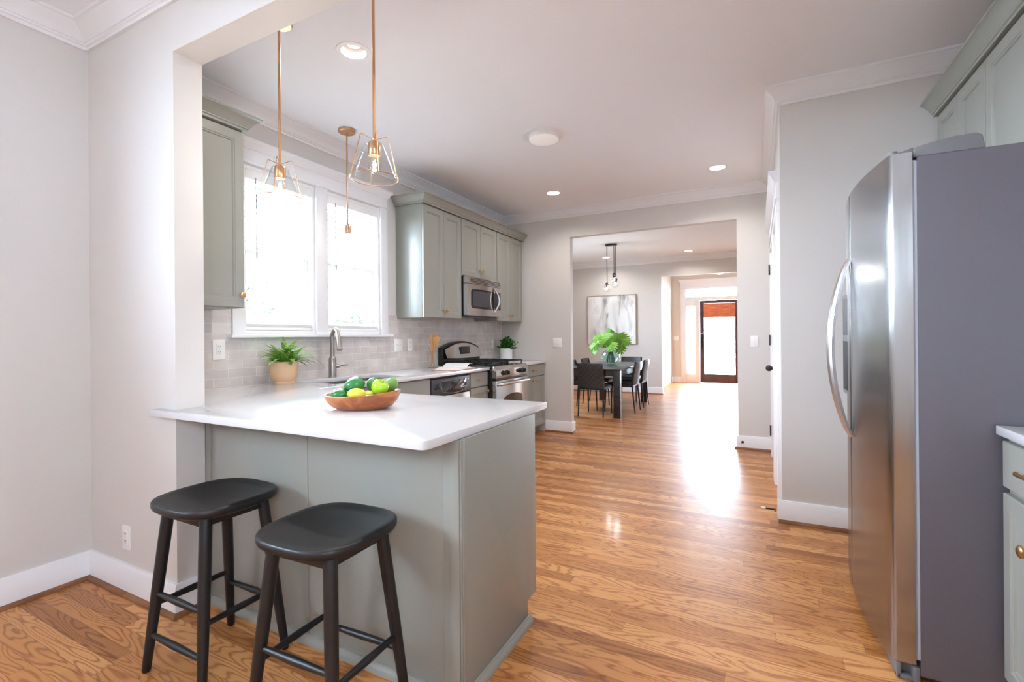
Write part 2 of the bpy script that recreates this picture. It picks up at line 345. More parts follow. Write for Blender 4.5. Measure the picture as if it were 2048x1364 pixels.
def dup(root, loc, rz=0, label=None, group=None):
    r = root.copy(); C.objects.link(r); r.location = loc; r.rotation_euler = (0, 0, rz)
    if label: r['label'] = label
    if group: r['group'] = group
    for ch in list(root.children):
        c = ch.copy(); C.objects.link(c); c.parent = r
        for g in list(ch.children):
            d = g.copy(); C.objects.link(d); d.parent = c
    return r
def struct_root(name, loc=(0, 0, 0)):
    o = bpy.data.objects.new(name, None); C.objects.link(o); o.location = loc; o['kind'] = 'structure'; return o
def cut(o, boxes):
    """boolean holes: each cutter is an MB"""
    for mb in boxes:
        me = bpy.data.meshes.new('cutter'); bmesh.ops.recalc_face_normals(mb.bm, faces=mb.bm.faces); mb.bm.to_mesh(me); mb.bm.free()
        k = bpy.data.objects.new('cutter', me); C.objects.link(k)
        k.matrix_world = Matrix.Translation(o.location) if False else Matrix.Identity(4)
        md = o.modifiers.new('hole', 'BOOLEAN'); md.operation = 'DIFFERENCE'; md.object = k; md.solver = 'EXACT'
        bpy.context.view_layer.update()
        dg = bpy.context.evaluated_depsgraph_get(); new = bpy.data.meshes.new_from_object(o.evaluated_get(dg))
        o.modifiers.clear(); old = o.data; o.data = new; new.name = old.name; bpy.data.meshes.remove(old)
        bpy.data.objects.remove(k); bpy.data.meshes.remove(me)
    return o
def bevel_mesh(o, width, seg=2, angle=30):
    md = o.modifiers.new('edge', 'BEVEL'); md.width = width; md.segments = seg; md.limit_method = 'ANGLE'; md.angle_limit = R(angle)
    bpy.context.view_layer.update(); dg = bpy.context.evaluated_depsgraph_get(); new = bpy.data.meshes.new_from_object(o.evaluated_get(dg))
    o.modifiers.clear(); old = o.data; o.data = new; bpy.data.meshes.remove(old)
    o.data.shade_smooth(); o.data.set_sharp_from_angle(angle=R(35)); return o
def sweep(mb, path, prof, closed=False):
    """mould a profile [(out, z)] along a plan path; out is to the LEFT of the walking direction; corners are mitred"""
    P = [Vector((x, y)) for x, y in path]; n = len(P); loops = []
    for i in range(n):
        if closed: a, b = P[(i - 1) % n], P[(i + 1) % n]
        else: a, b = P[max(i - 1, 0)], P[min(i + 1, n - 1)]
        d0 = (P[i] - a).normalized() if (closed or i > 0) else (b - P[i]).normalized()
        d1 = (b - P[i]).normalized() if (closed or i < n - 1) else d0
        n0, n1 = Vector((-d0.y, d0.x)), Vector((-d1.y, d1.x))
        mvec = (n0 + n1); mvec = mvec / mvec.length_squared * 2 if mvec.length > 1e-6 else n0
        loops.append([(P[i].x + mvec.x * o, P[i].y + mvec.y * o, z) for o, z in prof])
    mb.rings(loops, closed=closed); return mb
def frame(origin, u, n):
    """matrix: local x along u, local y up, local z out along n"""
    u, n = Vector(u), Vector(n); v = Vector((0, 0, 1)); o = Vector(origin)
    return Matrix(((u.x, v.x, n.x, o.x), (u.y, v.y, n.y, o.y), (u.z, v.z, n.z, o.z), (0, 0, 0, 1)))
def rect(x0, x1, y0, y1): return [(x0, y0), (x1, y0), (x1, y1), (x0, y1)]
def door_mb(m, w, h, t=.02, stile=.055, plain=False):
    """cabinet door: eased edges, a bead, a recessed flat panel"""
    mb = MB(); e = .003
    prof = [(0, 0), (0, t - e), (e, t)]
    if not plain: prof += [(stile, t), (stile + .003, t - .004), (stile + .010, t - .004), (stile + .014, t - .011)]
    mb.rings([[m @ Vector((x, y, d)) for x, y in rect(i, w - i, i, h - i)] for i, d in prof]); return mb
def knob_mb(m, x, y, d, s=1):
    mb = MB(); mm = m @ Matrix.Translation((x, y, d))
    mb.lathe([(.006 * s, 0), (.0045 * s, .006 * s), (.0045 * s, .012 * s), (.009 * s, .015 * s), (.0155 * s, .02 * s), (.016 * s, .025 * s), (.011 * s, .029 * s), (.003 * s, .03 * s)], n=20, m=mm); return mb
def pull_mb(m, x, y, d, w=.1):
    """bar pull: two posts and a flared bar"""
    mb = MB(); h = w / 2; f = lambda a, b, c: m @ Vector((x + a, y + b, d + c))
    for s in (-1, 1): mb.cyl(f(s * h * .72, 0, 0), f(s * h * .72, 0, .024), .005, .004, 12)
    mb.tube([f(-h, 0, .026), f(-h * .7, 0, .027), f(0, 0, .028), f(h * .7, 0, .027), f(h, 0, .026)], [.008, .0065, .005, .0065, .008], 12); return mb
# ------------------------------------------------------------------ the setting
XW, XR, YB, YF, Y2, ZC, XD = -3.08, 1.34, 5.68, 3.58, 1.2, 2.826, .137   # left wall, right wall, back wall, fridge wall, wing wall, ceiling, door wall
YD, YH = 10.19, 12.96                                                    # far dining wall, front-door wall
WINS = [(2.03, 2.62), (2.73, 3.34)]; WZ = (1.262, 2.41)
def wall(name, mb, m='wall'): return obj(name, mb, m, kind='structure', smooth=0)
o = obj('floor', MB().box(-3.95, 1.6, -3.2, 13.1, -.12, 0), 'floor', kind='structure', smooth=0)
ceil = obj('ceiling', MB().box(-3.95, 1.6, -3.2, 13.1, ZC, ZC + .2), 'ceil', kind='structure', smooth=0)
CANS = [(-1.995, 1.972, .068), (-2.02, 4.96, .068), (-.33, 4.96, .068), (-1.155, 9.6, .068), (-2.75, 9.6, .068), (-.33, 1.972, .068)]
cut(ceil, [MB().cyl((x, y, ZC - .05), (x, y, ZC + .11), r, n=40) for x, y, r in CANS])
wl = wall('wall_left', MB().box(XW - .16, XW, -3.2, YB + .11, 0, ZC))
cut(wl, [MB().box(XW - .3, XW + .1, a, b, WZ[0], WZ[1]) for a, b in WINS] + [MB().box(XW - .3, XW + .1, -1.75, -.05, 1.45, 2.55)])
wall('wall_divider', MB().prism_m([(XW, 0), (-2.30, 0), (-2.30, 2.507), (XR, 2.507), (XR, ZC), (XW, ZC)], 0, .125, frame((0, Y2 + .125, 0), (1, 0, 0), (0, -1, 0))))
bw = wall('wall_back', MB().prism_m([(-3.78, 0), (-2.09, 0), (-2.09, 2.47), (-.193, 2.47), (-.193, 0), (1.0, 0), (1.0, ZC), (-3.78, ZC)], 0, .09, frame((0, YB + .09, 0), (1, 0, 0), (0, -1, 0))))
DOORS = [(3.72, 4.42), (4.66, 5.40)]
dw = wall('wall_door_side', MB().prism_m([(YF + .12, 0), (DOORS[0][0], 0), (DOORS[0][0], 2.04), (DOORS[0][1], 2.04), (DOORS[0][1], 0), (DOORS[1][0], 0), (DOORS[1][0], 2.04), (DOORS[1][1], 2.04), (DOORS[1][1], 0), (YB, 0), (YB, ZC), (YF + .12, ZC)], 0, .11, frame((XD + .11, 0, 0), (0, 1, 0), (-1, 0, 0))))
wall('wall_fridge_side', MB().box(XD, XR, YF, YF + .12, 0, ZC))
wr = wall('wall_right', MB().box(XR, XR + .12, -3.2, YF + .12, 0, ZC)); cut(wr, [MB().box(XR - .1, XR + .3, -2.15, -1.05, 1.65, 2.55)])
wall('wall_front', MB().box(XW, XR, -3.2, -3.05, 0, ZC))
dl = wall('wall_dining_left', MB().box(-3.9, -3.78, YB + .09, YD + .12, 0, ZC)); cut(dl, [MB().box(-4.0, -3.6, 7.4, 8.4, 1.15, 2.35)])
wall('wall_dining_right', MB().box(1.0, 1.12, YB + .09, YD + .12, 0, ZC))
wall('wall_dining_far', MB().prism_m([(-3.78, 0), (-1.764, 0), (-1.764, 2.44), (.35, 2.44), (.35, 0), (1.0, 0), (1.0, ZC), (-3.78, ZC)], 0, .12, frame((0, YD + .12, 0), (1, 0, 0), (0, -1, 0))))
hl = wall('wall_hall_left', MB().box(-2.1, -1.98, YD + .12, YH, 0, ZC), 'hallwall')
wall('wall_hall_right', MB().box(.35, .47, YD + .12, YH, 0, ZC), 'hallwall')
DX = (-1.304, -.436)   # front door leaf
eh = wall('wall_entrance', MB().box(-2.1, .47, YH, YH + .14, 0, ZC), 'hallwall')
cut(eh, [MB().box(-1.645, -.095, YH - .2, YH + .4, -.05, 2.40)])
# ---- mouldings
CROWN = [(0, ZC), (.092, ZC), (.092, ZC - .012), (.080, ZC - .016), (.074, ZC - .026), (.052, ZC - .042), (.034, ZC - .062), (.026, ZC - .078), (.020, ZC - .080), (.020, ZC - .088), (.012, ZC - .092), (.012, ZC - .108), (0, ZC - .108)]
BASE = [(0, 0), (.016, 0), (.016, .128), (.012, .134), (.010, .142), (0, .142)]
SHOE = [(0, 0), (.018, 0), (.017, .008), (.012, .015), (.004, .019), (0, .02)]
SHOEP = [(.016 + a, b) for a, b in SHOE]
k = [0]
def trim(mb, m='trim', **kw): k[0] += 1; return obj('trim_%d' % k[0], mb, m, kind='structure', **kw)
r = lambda p: p[::-1]
kit_crown = [(XR, YF), (XD, YF), (XD, YB), (XW, YB), (XW, Y2 + .125), (XR, Y2 + .125)]
trim(sweep(MB(), kit_crown, CROWN, closed=False))
trim(sweep(MB(), [(XR, Y2), (XW, Y2), (XW, -3.05), (XR, -3.05)], CROWN))
trim(sweep(MB(), [(1.0, YD), (-3.78, YD), (-3.78, YB + .09), (1.0, YB + .09)], CROWN))
bs = {'baseboard_front_room': [(-2.30, Y2 + .10), (-2.30, Y2), (XW, Y2), (XW, -3.05)], 'baseboard_back_left': [(-3.78, YB + .09), (-2.09, YB + .09), (-2.09, YB), (-2.44, YB)],
      'baseboard_back_right': [(XD - .002, YB), (-.193, YB), (-.193, YB + .09), (1.0, YB + .09)], 'baseboard_fridge_side': [(XR - .02, YF), (XD - .024, YF)],
      'baseboard_dining_far': [(-1.764, YD + .12), (-1.764, YD), (-3.78, YD), (-3.78, YB + .1)]}
for nm, p in bs.items():
    obj(nm, sweep(MB(), p, BASE), 'trim', kind='structure'); trim(sweep(MB(), p, SHOEP), 'shoe')
obj('baseboard_hall', sweep(MB(), [(-1.76, YH), (-1.98, YH), (-1.98, 12.78)], BASE), 'trim', kind='structure')
# ---- kitchen windows: casing, stool, and two double-hung units
mc = frame((XW, 0, 0), (0, 1, 0), (1, 0, 0))
cas = MB()
for a, b in ((1.945, 2.03), (2.62, 2.73), (3.34, 3.428)): cas.prism_m(rect(a, b, 1.257, 2.42), 0, .022, mc, .003)
cas.prism_m(rect(1.935, 3.438, 2.42, 2.435), 0, .03, mc, .003)
cas.prism_m(rect(1.945, 3.428, 2.435, 2.515), 0, .022, mc, .002)
cas.rings([[(XW + o, 1.945 - e, z), (XW + o, 3.428 + e, z), (XW, 3.428 + e, z), (XW, 1.945 - e, z)] for o, e, z in ((.024, .002, 2.515), (.036, .014, 2.525), (.045, .023, 2.548), (.06, .038, 2.562), (.06, .038, 2.578))])
trim(cas)
trim(MB().prism_m(rect(1.915, 3.462, 1.232, 1.257), -.04, .06, mc, .006, 3))
for i, (a, b) in enumerate(WINS):
    wn = struct_root('window_%d' % (i + 1), (XW - .08, (a + b) / 2, WZ[0]))
    fr = MB(); x0, x1 = XW - .16, XW - .002
    t = .022
    fr.box(x0, x1, a, a + t, *WZ).box(x0, x1, b - t, b, *WZ).box(x0, x1, a + t, b - t, WZ[1] - t, WZ[1]).box(x0, x1, a + t, b - t, WZ[0], WZ[0] + t)
    obj('window_frame', fr, 'trim', wn, smooth=0)
    mid = 1.825
    for nm, za, zb, xs in (('upper_sash', mid - .02, WZ[1] - t, XW - .135), ('lower_sash', WZ[0] + t, mid + .02, XW - .095)):
        s = MB(); y0, y1 = a + t, b - t; q = .042
        s.box(xs, xs + .035, y0, y0 + q, za, zb, .003).box(xs, xs + .035, y1 - q, y1, za, zb, .003)
        s.box(xs, xs + .035, y0 + q, y1 - q, zb - .04, zb, .003).box(xs, xs + .035, y0 + q, y1 - q, za, za + (.06 if nm[0] == 'l' else .04), .003)
        so = obj(nm, s, 'trim', wn)
        obj('pane', MB().box(xs + .014, xs + .018, y0 + q - .005, y1 - q + .005, za + .03, zb - .03), 'glass', so, smooth=0)
# ---- unseen windows added for daylight, behind the camera and in the dining room
def added_window(name, m, x0, x1, z0, z1, mull):
    wn = struct_root(name, m @ Vector(((x0 + x1) / 2, z0, 0)))
    f = MB(); t = .06
    for a, b, c, d in ((x0, x1, z0, z0 + t), (x0, x1, z1 - t, z1), (x0, x0 + t, z0 + t, z1 - t), (x1 - t, x1, z0 + t, z1 - t)): f.prism_m(rect(a, b, c, d), -.11, .01, m)
    for q in mull: f.prism_m(rect(q - .03, q + .03, z0 + t, z1 - t), -.1, 0, m)
    obj('window_frame', f, 'trim', wn, smooth=0)
    obj('pane', MB().prism_m(rect(x0 + .05, x1 - .05, z0 + .05, z1 - .05), -.06, -.055, m), 'glass', wn, smooth=0)
added_window('window_3', frame((-3.79, 0, 0), (0, 1, 0), (1, 0, 0)), 7.4, 8.4, 1.15, 2.35, (7.9,))  # unseen, put in to light the dining room
added_window('window_5', frame((XW - .01, 0, 0), (0, 1, 0), (1, 0, 0)), -1.75, -.05, 1.45, 2.55, (-.8,))  # unseen, added high on the left wall to brighten the front room
added_window('window_6', frame((XR + .01, 0, 0), (0, -1, 0), (-1, 0, 0)), 1.05, 2.15, 1.65, 2.55, (1.5,))  # unseen, added for more light from the right
# ---- pantry and passage doors in the wall right of the opening
md = frame((XD, 0, 0), (0, 1, 0), (-1, 0, 0))
dc = MB()
for a, b in ((3.61, 3.72), (4.42, 4.66), (5.40, 5.49)): dc.prism_m(rect(a, b, 0, 2.04), 0, .024, md, .003)
dc.prism_m(rect(3.61, 5.49, 2.04, 2.13), 0, .024, md, .002)
dc.prism_m(rect(3.60, 5.50, 2.10, 2.125), .024, .032, md, .002)
dc.prism_m(rect(3.605, 5.495, 2.13, 2.235), 0, .024, md, .002)
dc.rings([[(XD - o, 3.605 - e, z), (XD - o, 5.495 + e, z), (XD, 5.495 + e, z), (XD, 3.605 - e, z)] for o, e, z in ((.026, .0, 2.235), (.040, .006, 2.245), (.050, .012, 2.27), (.066, .018, 2.285), (.066, .018, 2.305))])
trim(dc)
for i, (a, b) in enumerate(DOORS):
    d = struct_root('door_%d' % (i + 2), (XD, (a + b) / 2, 0))
    mm = frame((XD + .035, a + .003, .008), (0, 1, 0), (-1, 0, 0)); W, H = b - a - .006, 2.028
    leaf = MB(); leaf.box(XD + .04, XD + .075, a + .003, b - .003, .008, 2.036)
    obj('door_leaf', leaf, 'trim', d, smooth=0)
    f2 = MB()
    for u0, u1, v0, v1 in ((0, W, 0, .2), (0, W, H - .12, H), (0, .11, .2, H - .12), (W - .11, W, .2, H - .12), (.11, W - .11, .95, 1.07)): f2.prism_m(rect(u0, u1, v0, v1), -.006, .006, mm, .002)
    obj('door_rails', f2, 'trim', d)
    for z in ((.22, 1.82) if i == 0 else (.22, 1.12, 1.82)):
        h = MB(); y = b - .002
        if i == 0:
            obj('hinge', h.box(XD + .002, XD + .03, y - .004, y + .002, z, z + .095).cyl((XD + .001, y, z), (XD + .001, y, z + .095), .004, n=10), 'midgrey', d); continue
        h.box(XD - .002, XD + .03, y - .014, y + .014, z, z + .095).cyl((XD - .029, y, z - .004), (XD - .029, y, z + .099), .0065, n=12)
        h.box(XD - .029, XD - .024, y - .002, y + .03, z, z + .095)
        obj('hinge', h, 'blackmetal', d)
    if i == 1:
        ky = a + .07; kb = MB(); kb.tube([(XD + .03, ky, .93), (XD + .022, ky, .93), (XD - .028, ky, .93)], [.03, .028, .011], 20)
        kb.sphere((XD - .05, ky, .93), .027)
        obj('door_knob', kb, 'blackmetal', d)
# ---- front door with sidelights, transom, bamboo shade
fd = struct_root('door_1', ((DX[0] + DX[1]) / 2, YH, 0))
mh = frame((0, YH, 0), (1, 0, 0), (0, -1, 0))
q = MB(); x0, x1, z1 = DX[0] + .004, DX[1] - .004, 2.088
gx0, gx1, gz0, gz1 = -1.2, -.492, .23, 2.015
for a, b, c, d in ((x0, gx0, .01, z1), (gx1, x1, .01, z1), (gx0, gx1, .01, gz0), (gx0, gx1, gz1, z1)): q.prism_m(rect(a, b, c, d), -.06, -.015, mh, .004)
obj('door_leaf', q, 'door', fd)
obj('pane', MB().prism_m(rect(gx0 - .01, gx1 + .01, gz0 - .01, gz1 + .01), -.042, -.036, mh), 'glass', fd, smooth=0)
hd = MB(); hd.prism_m(rect(DX[0] + .025, DX[0] + .07, .88, 1.16), -.02, -.008, mh, .003); hd.tube([(DX[0] + .048, YH + .01, .99), (DX[0] + .048, YH - .05, .99), (DX[0] + .15, YH - .05, .99)], .009)
hd.cyl((DX[0] + .048, YH + .01, 1.12), (DX[0] + .048, YH - .02, 1.12), .022)
obj('door_handle', hd, 'darkmetal', fd); obj('chain_lock', MB().prism_m(rect(DX[0] + .01, DX[0] + .09, 1.245, 1.262), -.016, .0, mh, .003), 'brass', fd)
ent = MB()
SL = [(-1.622, -1.416), (-.324, -.118)]
def hb(a, b, c, d, o=.0, t=-.12): ent.prism_m(rect(a, b, c, d), t, o, mh, .002)
hb(-1.645, SL[0][0], 0, 2.4); hb(SL[0][1], DX[0], 0, 2.1); hb(DX[1], SL[1][0], 0, 2.1); hb(SL[1][1], -.095, 0, 2.4)
for a, b in SL: hb(a, b, 0, .228); hb(a, b, 1.965, 2.19)
hb(SL[0][1], SL[1][0], 2.1, 2.19); hb(SL[0][0], SL[1][1], 2.388, 2.4)
hb(-1.76, -1.645, 0, 2.40, .022, 0); hb(-.095, .02, 0, 2.40, .022, 0); hb(-1.76, .02, 2.40, 2.56, .024, 0); hb(-1.775, .035, 2.42, 2.44, .034, 0)
ent.rings([[(-1.76 - e, YH - o_, z), (.02 + e, YH - o_, z), (.02 + e, YH, z), (-1.76 - e, YH, z)] for o_, e, z in ((.026, .004, 2.56), (.04, .016, 2.575), (.055, .03, 2.6), (.07, .045, 2.615), (.07, .045, 2.635))])
trim(ent)
fl = struct_root('window_4', (-.87, YH, 1.2))
for a, b, c, d in [(s0, s1, .228, 1.965) for s0, s1 in SL] + [(SL[0][0], SL[1][1], 2.19, 2.388)]:
    obj('pane', MB().prism_m(rect(a - .004, b + .004, c - .004, d + .004), -.06, -.054, mh), 'glass', fl, smooth=0)
hd_ = struct_root('door_4', (-1.98, 11.2, 0))
mhl = frame((-1.98, 0, 0), (0, 1, 0), (1, 0, 0))
g = MB(); g.prism_m(rect(10.75, 11.6, 0, 2.03), 0, .012, mhl, .002); obj('door_leaf', g, 'trim', hd_)
g = MB()
for a, b, c, d in ((10.64, 10.75, 0, 2.14), (11.6, 11.71, 0, 2.14), (10.75, 11.6, 2.03, 2.14)): g.prism_m(rect(a, b, c, d), 0, .022, mhl, .002)
obj('door_casing', g, 'trim', hd_); obj('door_knob', MB().sphere((-1.93, 10.82, .97), .028), 'darkmetal', hd_)
# ---- tiled splashback
bsplash = MB()
mt = frame((XW, 0, 0), (0, 1, 0), (1, 0, 0))
bsplash.prism_m([(1.326, .914), (5.65, .914), (5.65, 1.44), (3.43, 1.44), (3.43, 1.231), (1.943, 1.231), (1.943, 1.44), (1.326, 1.44)], 0, .009, mt)
obj('wall_tile', bsplash, 'tile', kind='structure', smooth=0)
# ---- outside
obj('ground', MB().box(-40, 20, -30, 40, -.75, -.6), 'ground', kind='structure', smooth=0)
obj('porch_floor', MB().box(-3, 1.5, YH + .14, YH + 3, -.15, -.02), 'porch', kind='structure', smooth=0)
# ------------------------------------------------------------------ kitchen joinery
PX = frame   # door planes: frame(origin, along, outward)
# ---- peninsula base
pen = thing('peninsula_cabinet', 'sage grey panelled peninsula base under the white worktop, behind the black stools', 'cabinet', (-1.55, 1.6, 0))
b = MB()
b.box(-2.295, -.884, 1.336, 1.84, .0, .1).box(-2.295, -.884, 1.336, 1.926, .1, .884)
obj('body', b, 'sage', pen, smooth=0)
mf = frame((0, 1.336, 0), (1, 0, 0), (0, -1, 0)); ms = frame((-.884, 0, 0), (0, 1, 0), (1, 0, 0))
b = MB()
for x0, x1 in ((-2.28, -1.6175), (-1.6145, -.935)): b.prism_m(rect(x0, x1, .001, .883), -.004, .005, mf, .0015)
obj('back_panel', b, 'sage', pen)
obj('corner_trim', MB().prism_m(rect(-2.297, -2.262, 0, .883), 0, .012, mf, .003), 'sage', pen)
b = MB()
b.prism_m(rect(-.95, -.884, 0, .883), 0, .009, mf, .002).prism_m(rect(-.925, -.884, 0, .883), .0, .013, mf, .002)
b.prism_m([(1.327, 0), (1.352, 0), (1.352, .883), (1.327, .883)], 0, .007, ms, .002).prism_m([(1.334, 0), (1.344, 0), (1.344, .883), (1.334, .883)], 0, .011, ms, .003)
obj('corner_trim', b, 'sage', pen)
b = MB(); b.prism_m([(1.345, .002), (1.838, .002), (1.838, .102), (1.924, .102), (1.924, .883), (1.345, .883)], -.01, .004, ms, .001)
obj('end_panel', b, 'sage', pen)
b = MB(); pr_ = [(0, 0), (.017, 0), (.017, .012), (.013, .020), (.008, .026), (.006, .034), (0, .036)]
sweep(b, [(-2.27, 1.331), (-.879, 1.331), (-.879, 1.855)], [(-o_, z) for o_, z in pr_]); obj('base_moulding', b, 'sage', pen)
for j, (x0, x1) in enumerate(((-1.60, -1.245), (-1.24, -.89))):
    mk = frame((x1, 1.928, .11), (-1, 0, 0), (0, 1, 0)); d = obj('door', door_mb(mk, x1 - x0, .61), 'sage', pen)
    obj('knob', knob_mb(mk, .03 if j == 0 else x1 - x0 - .03, .56, .02), 'brass', d)
    d = obj('drawer', door_mb(frame((x1, 1.928, .73), (-1, 0, 0), (0, 1, 0)), x1 - x0, .145, plain=True), 'sage', pen)
    obj('pull', pull_mb(frame((x1, 1.928, .73), (-1, 0, 0), (0, 1, 0)), (x1 - x0) / 2, .0725, .02), 'brass', d)

# ---- left run: base units, face at X = -2.46 plus 20 mm doors
FXc = -2.462
def base_unit(name, label, y0, y1, fronts, toe=True, side=None):
    t = thing(name, label, 'cabinet', (-2.77, (y0 + y1) / 2, 0))
    b = MB(); zt_ = .62 if 'sink' in name else .884
    b.box(XW + .012, FXc, y0, y1, .1, zt_).box(XW + .012, FXc - .07, y0, y1, 0, .1)
    if 'sink' in name: b.box(FXc - .02, FXc, y0, y1, zt_, .884).box(XW + .012, FXc - .02, y1 - .018, y1, zt_, .884).box(XW + .012, FXc - .02, y0, y0 + .018, zt_, .884)
    obj('body', b, 'sage', t, smooth=0)
    for kind, ya, yb, za, zb, hw in fronts:
        m = frame((FXc, ya, za), (0, 1, 0), (1, 0, 0)); w_, h_ = yb - ya, zb - za
        d = obj(kind, door_mb(m, w_, h_, plain=(kind == 'drawer')), 'sage', t)
        if hw == 'pull': obj('pull', pull_mb(m, w_ / 2, h_ / 2, .02, .11), 'brass', d)
        elif hw: obj('knob', knob_mb(m, {'l': .03, 'r': w_ - .03}[hw], h_ - .045, .02), 'brass', d)
    return t
base_unit('sink_cabinet', 'sage base cabinet with plain false front under the sink, left of the dishwasher', 2.10, 3.245,
          [('drawer', 2.45, 2.845, .735, .875, None), ('drawer', 2.85, 3.24, .735, .875, None), ('door', 2.45, 2.845, .11, .725, 'r'), ('door', 2.85, 3.24, .11, .725, 'l')])
base_unit('drawer_cabinet', 'narrow sage base cabinet with one drawer between dishwasher and range', 3.872, 4.204,
          [('drawer', 3.876, 4.2, .735, .875, 'pull'), ('door', 3.876, 4.2, .11, .725, 'r')])
base_unit('corner_cabinet', 'sage base cabinet with drawer and two doors, right of the range against the back wall', 4.972, 5.655,
          [('drawer', 4.978, 5.65, .735, .875, 'pull'), ('door', 4.978, 5.312, .11, .725, 'r'), ('door', 5.316, 5.65, .11, .725, 'l')])

# ---- worktops
poly = [(-2.42, 1.153), (-.915, 1.153), (-.902, 1.157), (-.895, 1.163), (-.891, 1.175), (-.891, 2.088), (-2.42, 2.088), (-2.42, 4.204), (XW + .01, 4.204), (XW + .01, 1.327), (-2.298, 1.327), (-2.298, 1.198), (-2.42, 1.198)]
wt = obj('worktop', MB().prism(poly, .8845, .914), 'quartz')
SK = (-2.93, -2.53, 2.33, 3.05)
def rrect(x0, x1, y0, y1, r_, n=6):
    P = []
    for cx, cy, a0 in ((x1 - r_, y1 - r_, 0), (x0 + r_, y1 - r_, 90), (x0 + r_, y0 + r_, 180), (x1 - r_, y0 + r_, 270)):
        for k_ in range(n + 1): a = R(a0 + 90 * k_ / n); P.append((cx + r_ * math.cos(a), cy + r_ * math.sin(a)))
    return P
cut(wt, [MB().prism(rrect(*SK, .03), .8, 1.0)]); bevel_mesh(wt, .0025, 2, 60); origin_to(wt, (-1.6, 1.6, .8845))
tag(wt, 'large L-shaped white quartz worktop over the peninsula and sink run', 'worktop')
wt2 = obj('worktop', MB().box(XW + .01, -2.42, 4.97, 5.662, .8845, .914, .0025), 'quartz'); origin_to(wt2, (-2.75, 5.3, .8845)); tag(wt2, 'short white worktop between the range and the back wall, under the white plant pot', 'worktop')
sk = thing('sink', 'stainless undermount sink set into the white worktop below the window', 'sink', (-2.73, 2.69, .68))
b = MB(); o1 = rrect(SK[0] - .012, SK[1] + .012, SK[2] - .012, SK[3] + .012, .035); i1 = rrect(SK[0] + .004, SK[1] - .004, SK[2] + .004, SK[3] - .004, .03); i2 = rrect(SK[0] + .02, SK[1] - .02, SK[2] + .02, SK[3] - .02, .05)
b.rings([[(x, y, .884) for x, y in o1], [(x, y, .884) for x, y in i1], [(x, y, .72) for x, y in i1], [(x, y, .70) for x, y in i2]], cap0=False)
obj('basin', b, 'nickel', sk); obj('drain', MB().lathe([(.045, 0), (.045, .004), (.03, .003), (.028, -.002)], (-2.73, 2.69, .701), 24), 'nickel', sk)

# ---- wall cabinets, door face at X = -2.75
UX = -2.769
def upper(name, label, y0, y1, z0, z1, doors, x0=XW + .001, endl=False):
    t = thing(name, label, 'cabinet', (x0, (y0 + y1) / 2, z0))
    b = MB(); b.box(x0, UX, y0, y1, z0, z1, .002); b.box(x0 + .01, UX - .015, y0 + .015, y1 - .015, z0 - .001, z0 + .001); obj('body', b, 'sage', t)
    for ya, yb, kn in doors:
        m = frame((UX, ya, z0 + .004), (0, 1, 0), (1, 0, 0)); w_, h_ = yb - ya, z1 - z0 - .012
        d = obj('door', door_mb(m, w_, h_), 'sage', t); obj('knob', knob_mb(m, .024 if kn == 'l' else w_ - .024, .075, .02), 'brass', d)
    return t
upper('wall_cabinet', 'sage wall cabinet left of the window, beside the white pillar', 1.327, 1.826, 1.41, 2.475, [(1.33, 1.824, 'r')])
upper('wall_cabinet', 'tall two-door sage wall cabinet right of the window, left of the microwave', 3.562, 4.203, 1.41, 2.475, [(3.565, 3.886, 'r'), (3.89, 4.198, 'l')])
upper('wall_cabinet', 'short two-door sage wall cabinet directly above the microwave', 4.207, 4.966, 1.872, 2.475, [(4.211, 4.586, 'r'), (4.59, 4.962, 'l')])
upper('wall_cabinet', 'two-door sage wall cabinet in the corner, right of the microwave', 4.97, 5.645, 1.41, 2.475, [(4.974, 5.31, 'r'), (5.314, 5.64, 'l')])
CC = [(0, 2.476), (.016, 2.476), (.016, 2.488), (.024, 2.492), (.024, 2.498), (.030, 2.504), (.040, 2.522), (.058, 2.540), (.070, 2.548), (.074, 2.549), (.074, 2.56), (-.02, 2.56), (-.02, 2.476)]
fx = UX + .018
def cab_crown(label, path, loc):
    c = obj('cabinet_crown', sweep(MB(), path, [(-o_, z) for o_, z in CC]), 'sage'); origin_to(c, loc); tag(c, label, 'moulding')
cab_crown('sage crown moulding along the top of the wall cabinets over the microwave', [(XW + .002, 3.562), (fx, 3.562), (fx, 5.645), (XW + .002, 5.645)][::1], (UX, 4.6, 2.476))
cab_crown('sage crown moulding on top of the wall cabinet left of the window', [(fx, 1.33), (fx, 1.826), (XW + .002, 1.826)], (UX, 1.6, 2.476))

# ---- right side: cabinets over and beside the refrigerator
RX = .947
def right_upper(label, y0, y1, z0, doors):
    t = thing('wall_cabinet', label, 'cabinet', (XR, (y0 + y1) / 2, z0))
    b = MB(); b.box(RX, XR - .002, y0, y1, z0, 2.475, .002); obj('body', b, 'sage', t)
    for ya, yb in doors:
        m = frame((RX, yb, z0 + .004), (0, -1, 0), (-1, 0, 0)); obj('door', door_mb(m, yb - ya, 2.463 - z0), 'sage', t)
right_upper('sage wall cabinet above the refrigerator, two narrow doors, beside the plain wall', 2.918, 3.575, 1.89, [(3.256, 3.56), (2.922, 3.252)])
right_upper('sage wall cabinet with wide doors above the near end of the refrigerator', 2.12, 2.915, 1.89, [(2.52, 2.911), (2.125, 2.516)])
c = obj('cabinet_crown', sweep(MB(), [(RX - .018, 2.12), (RX - .018, 3.577)], CC), 'sage'); origin_to(c, (RX, 2.2, 2.476)); tag(c, 'sage crown moulding on the cabinets above the refrigerator', 'moulding')
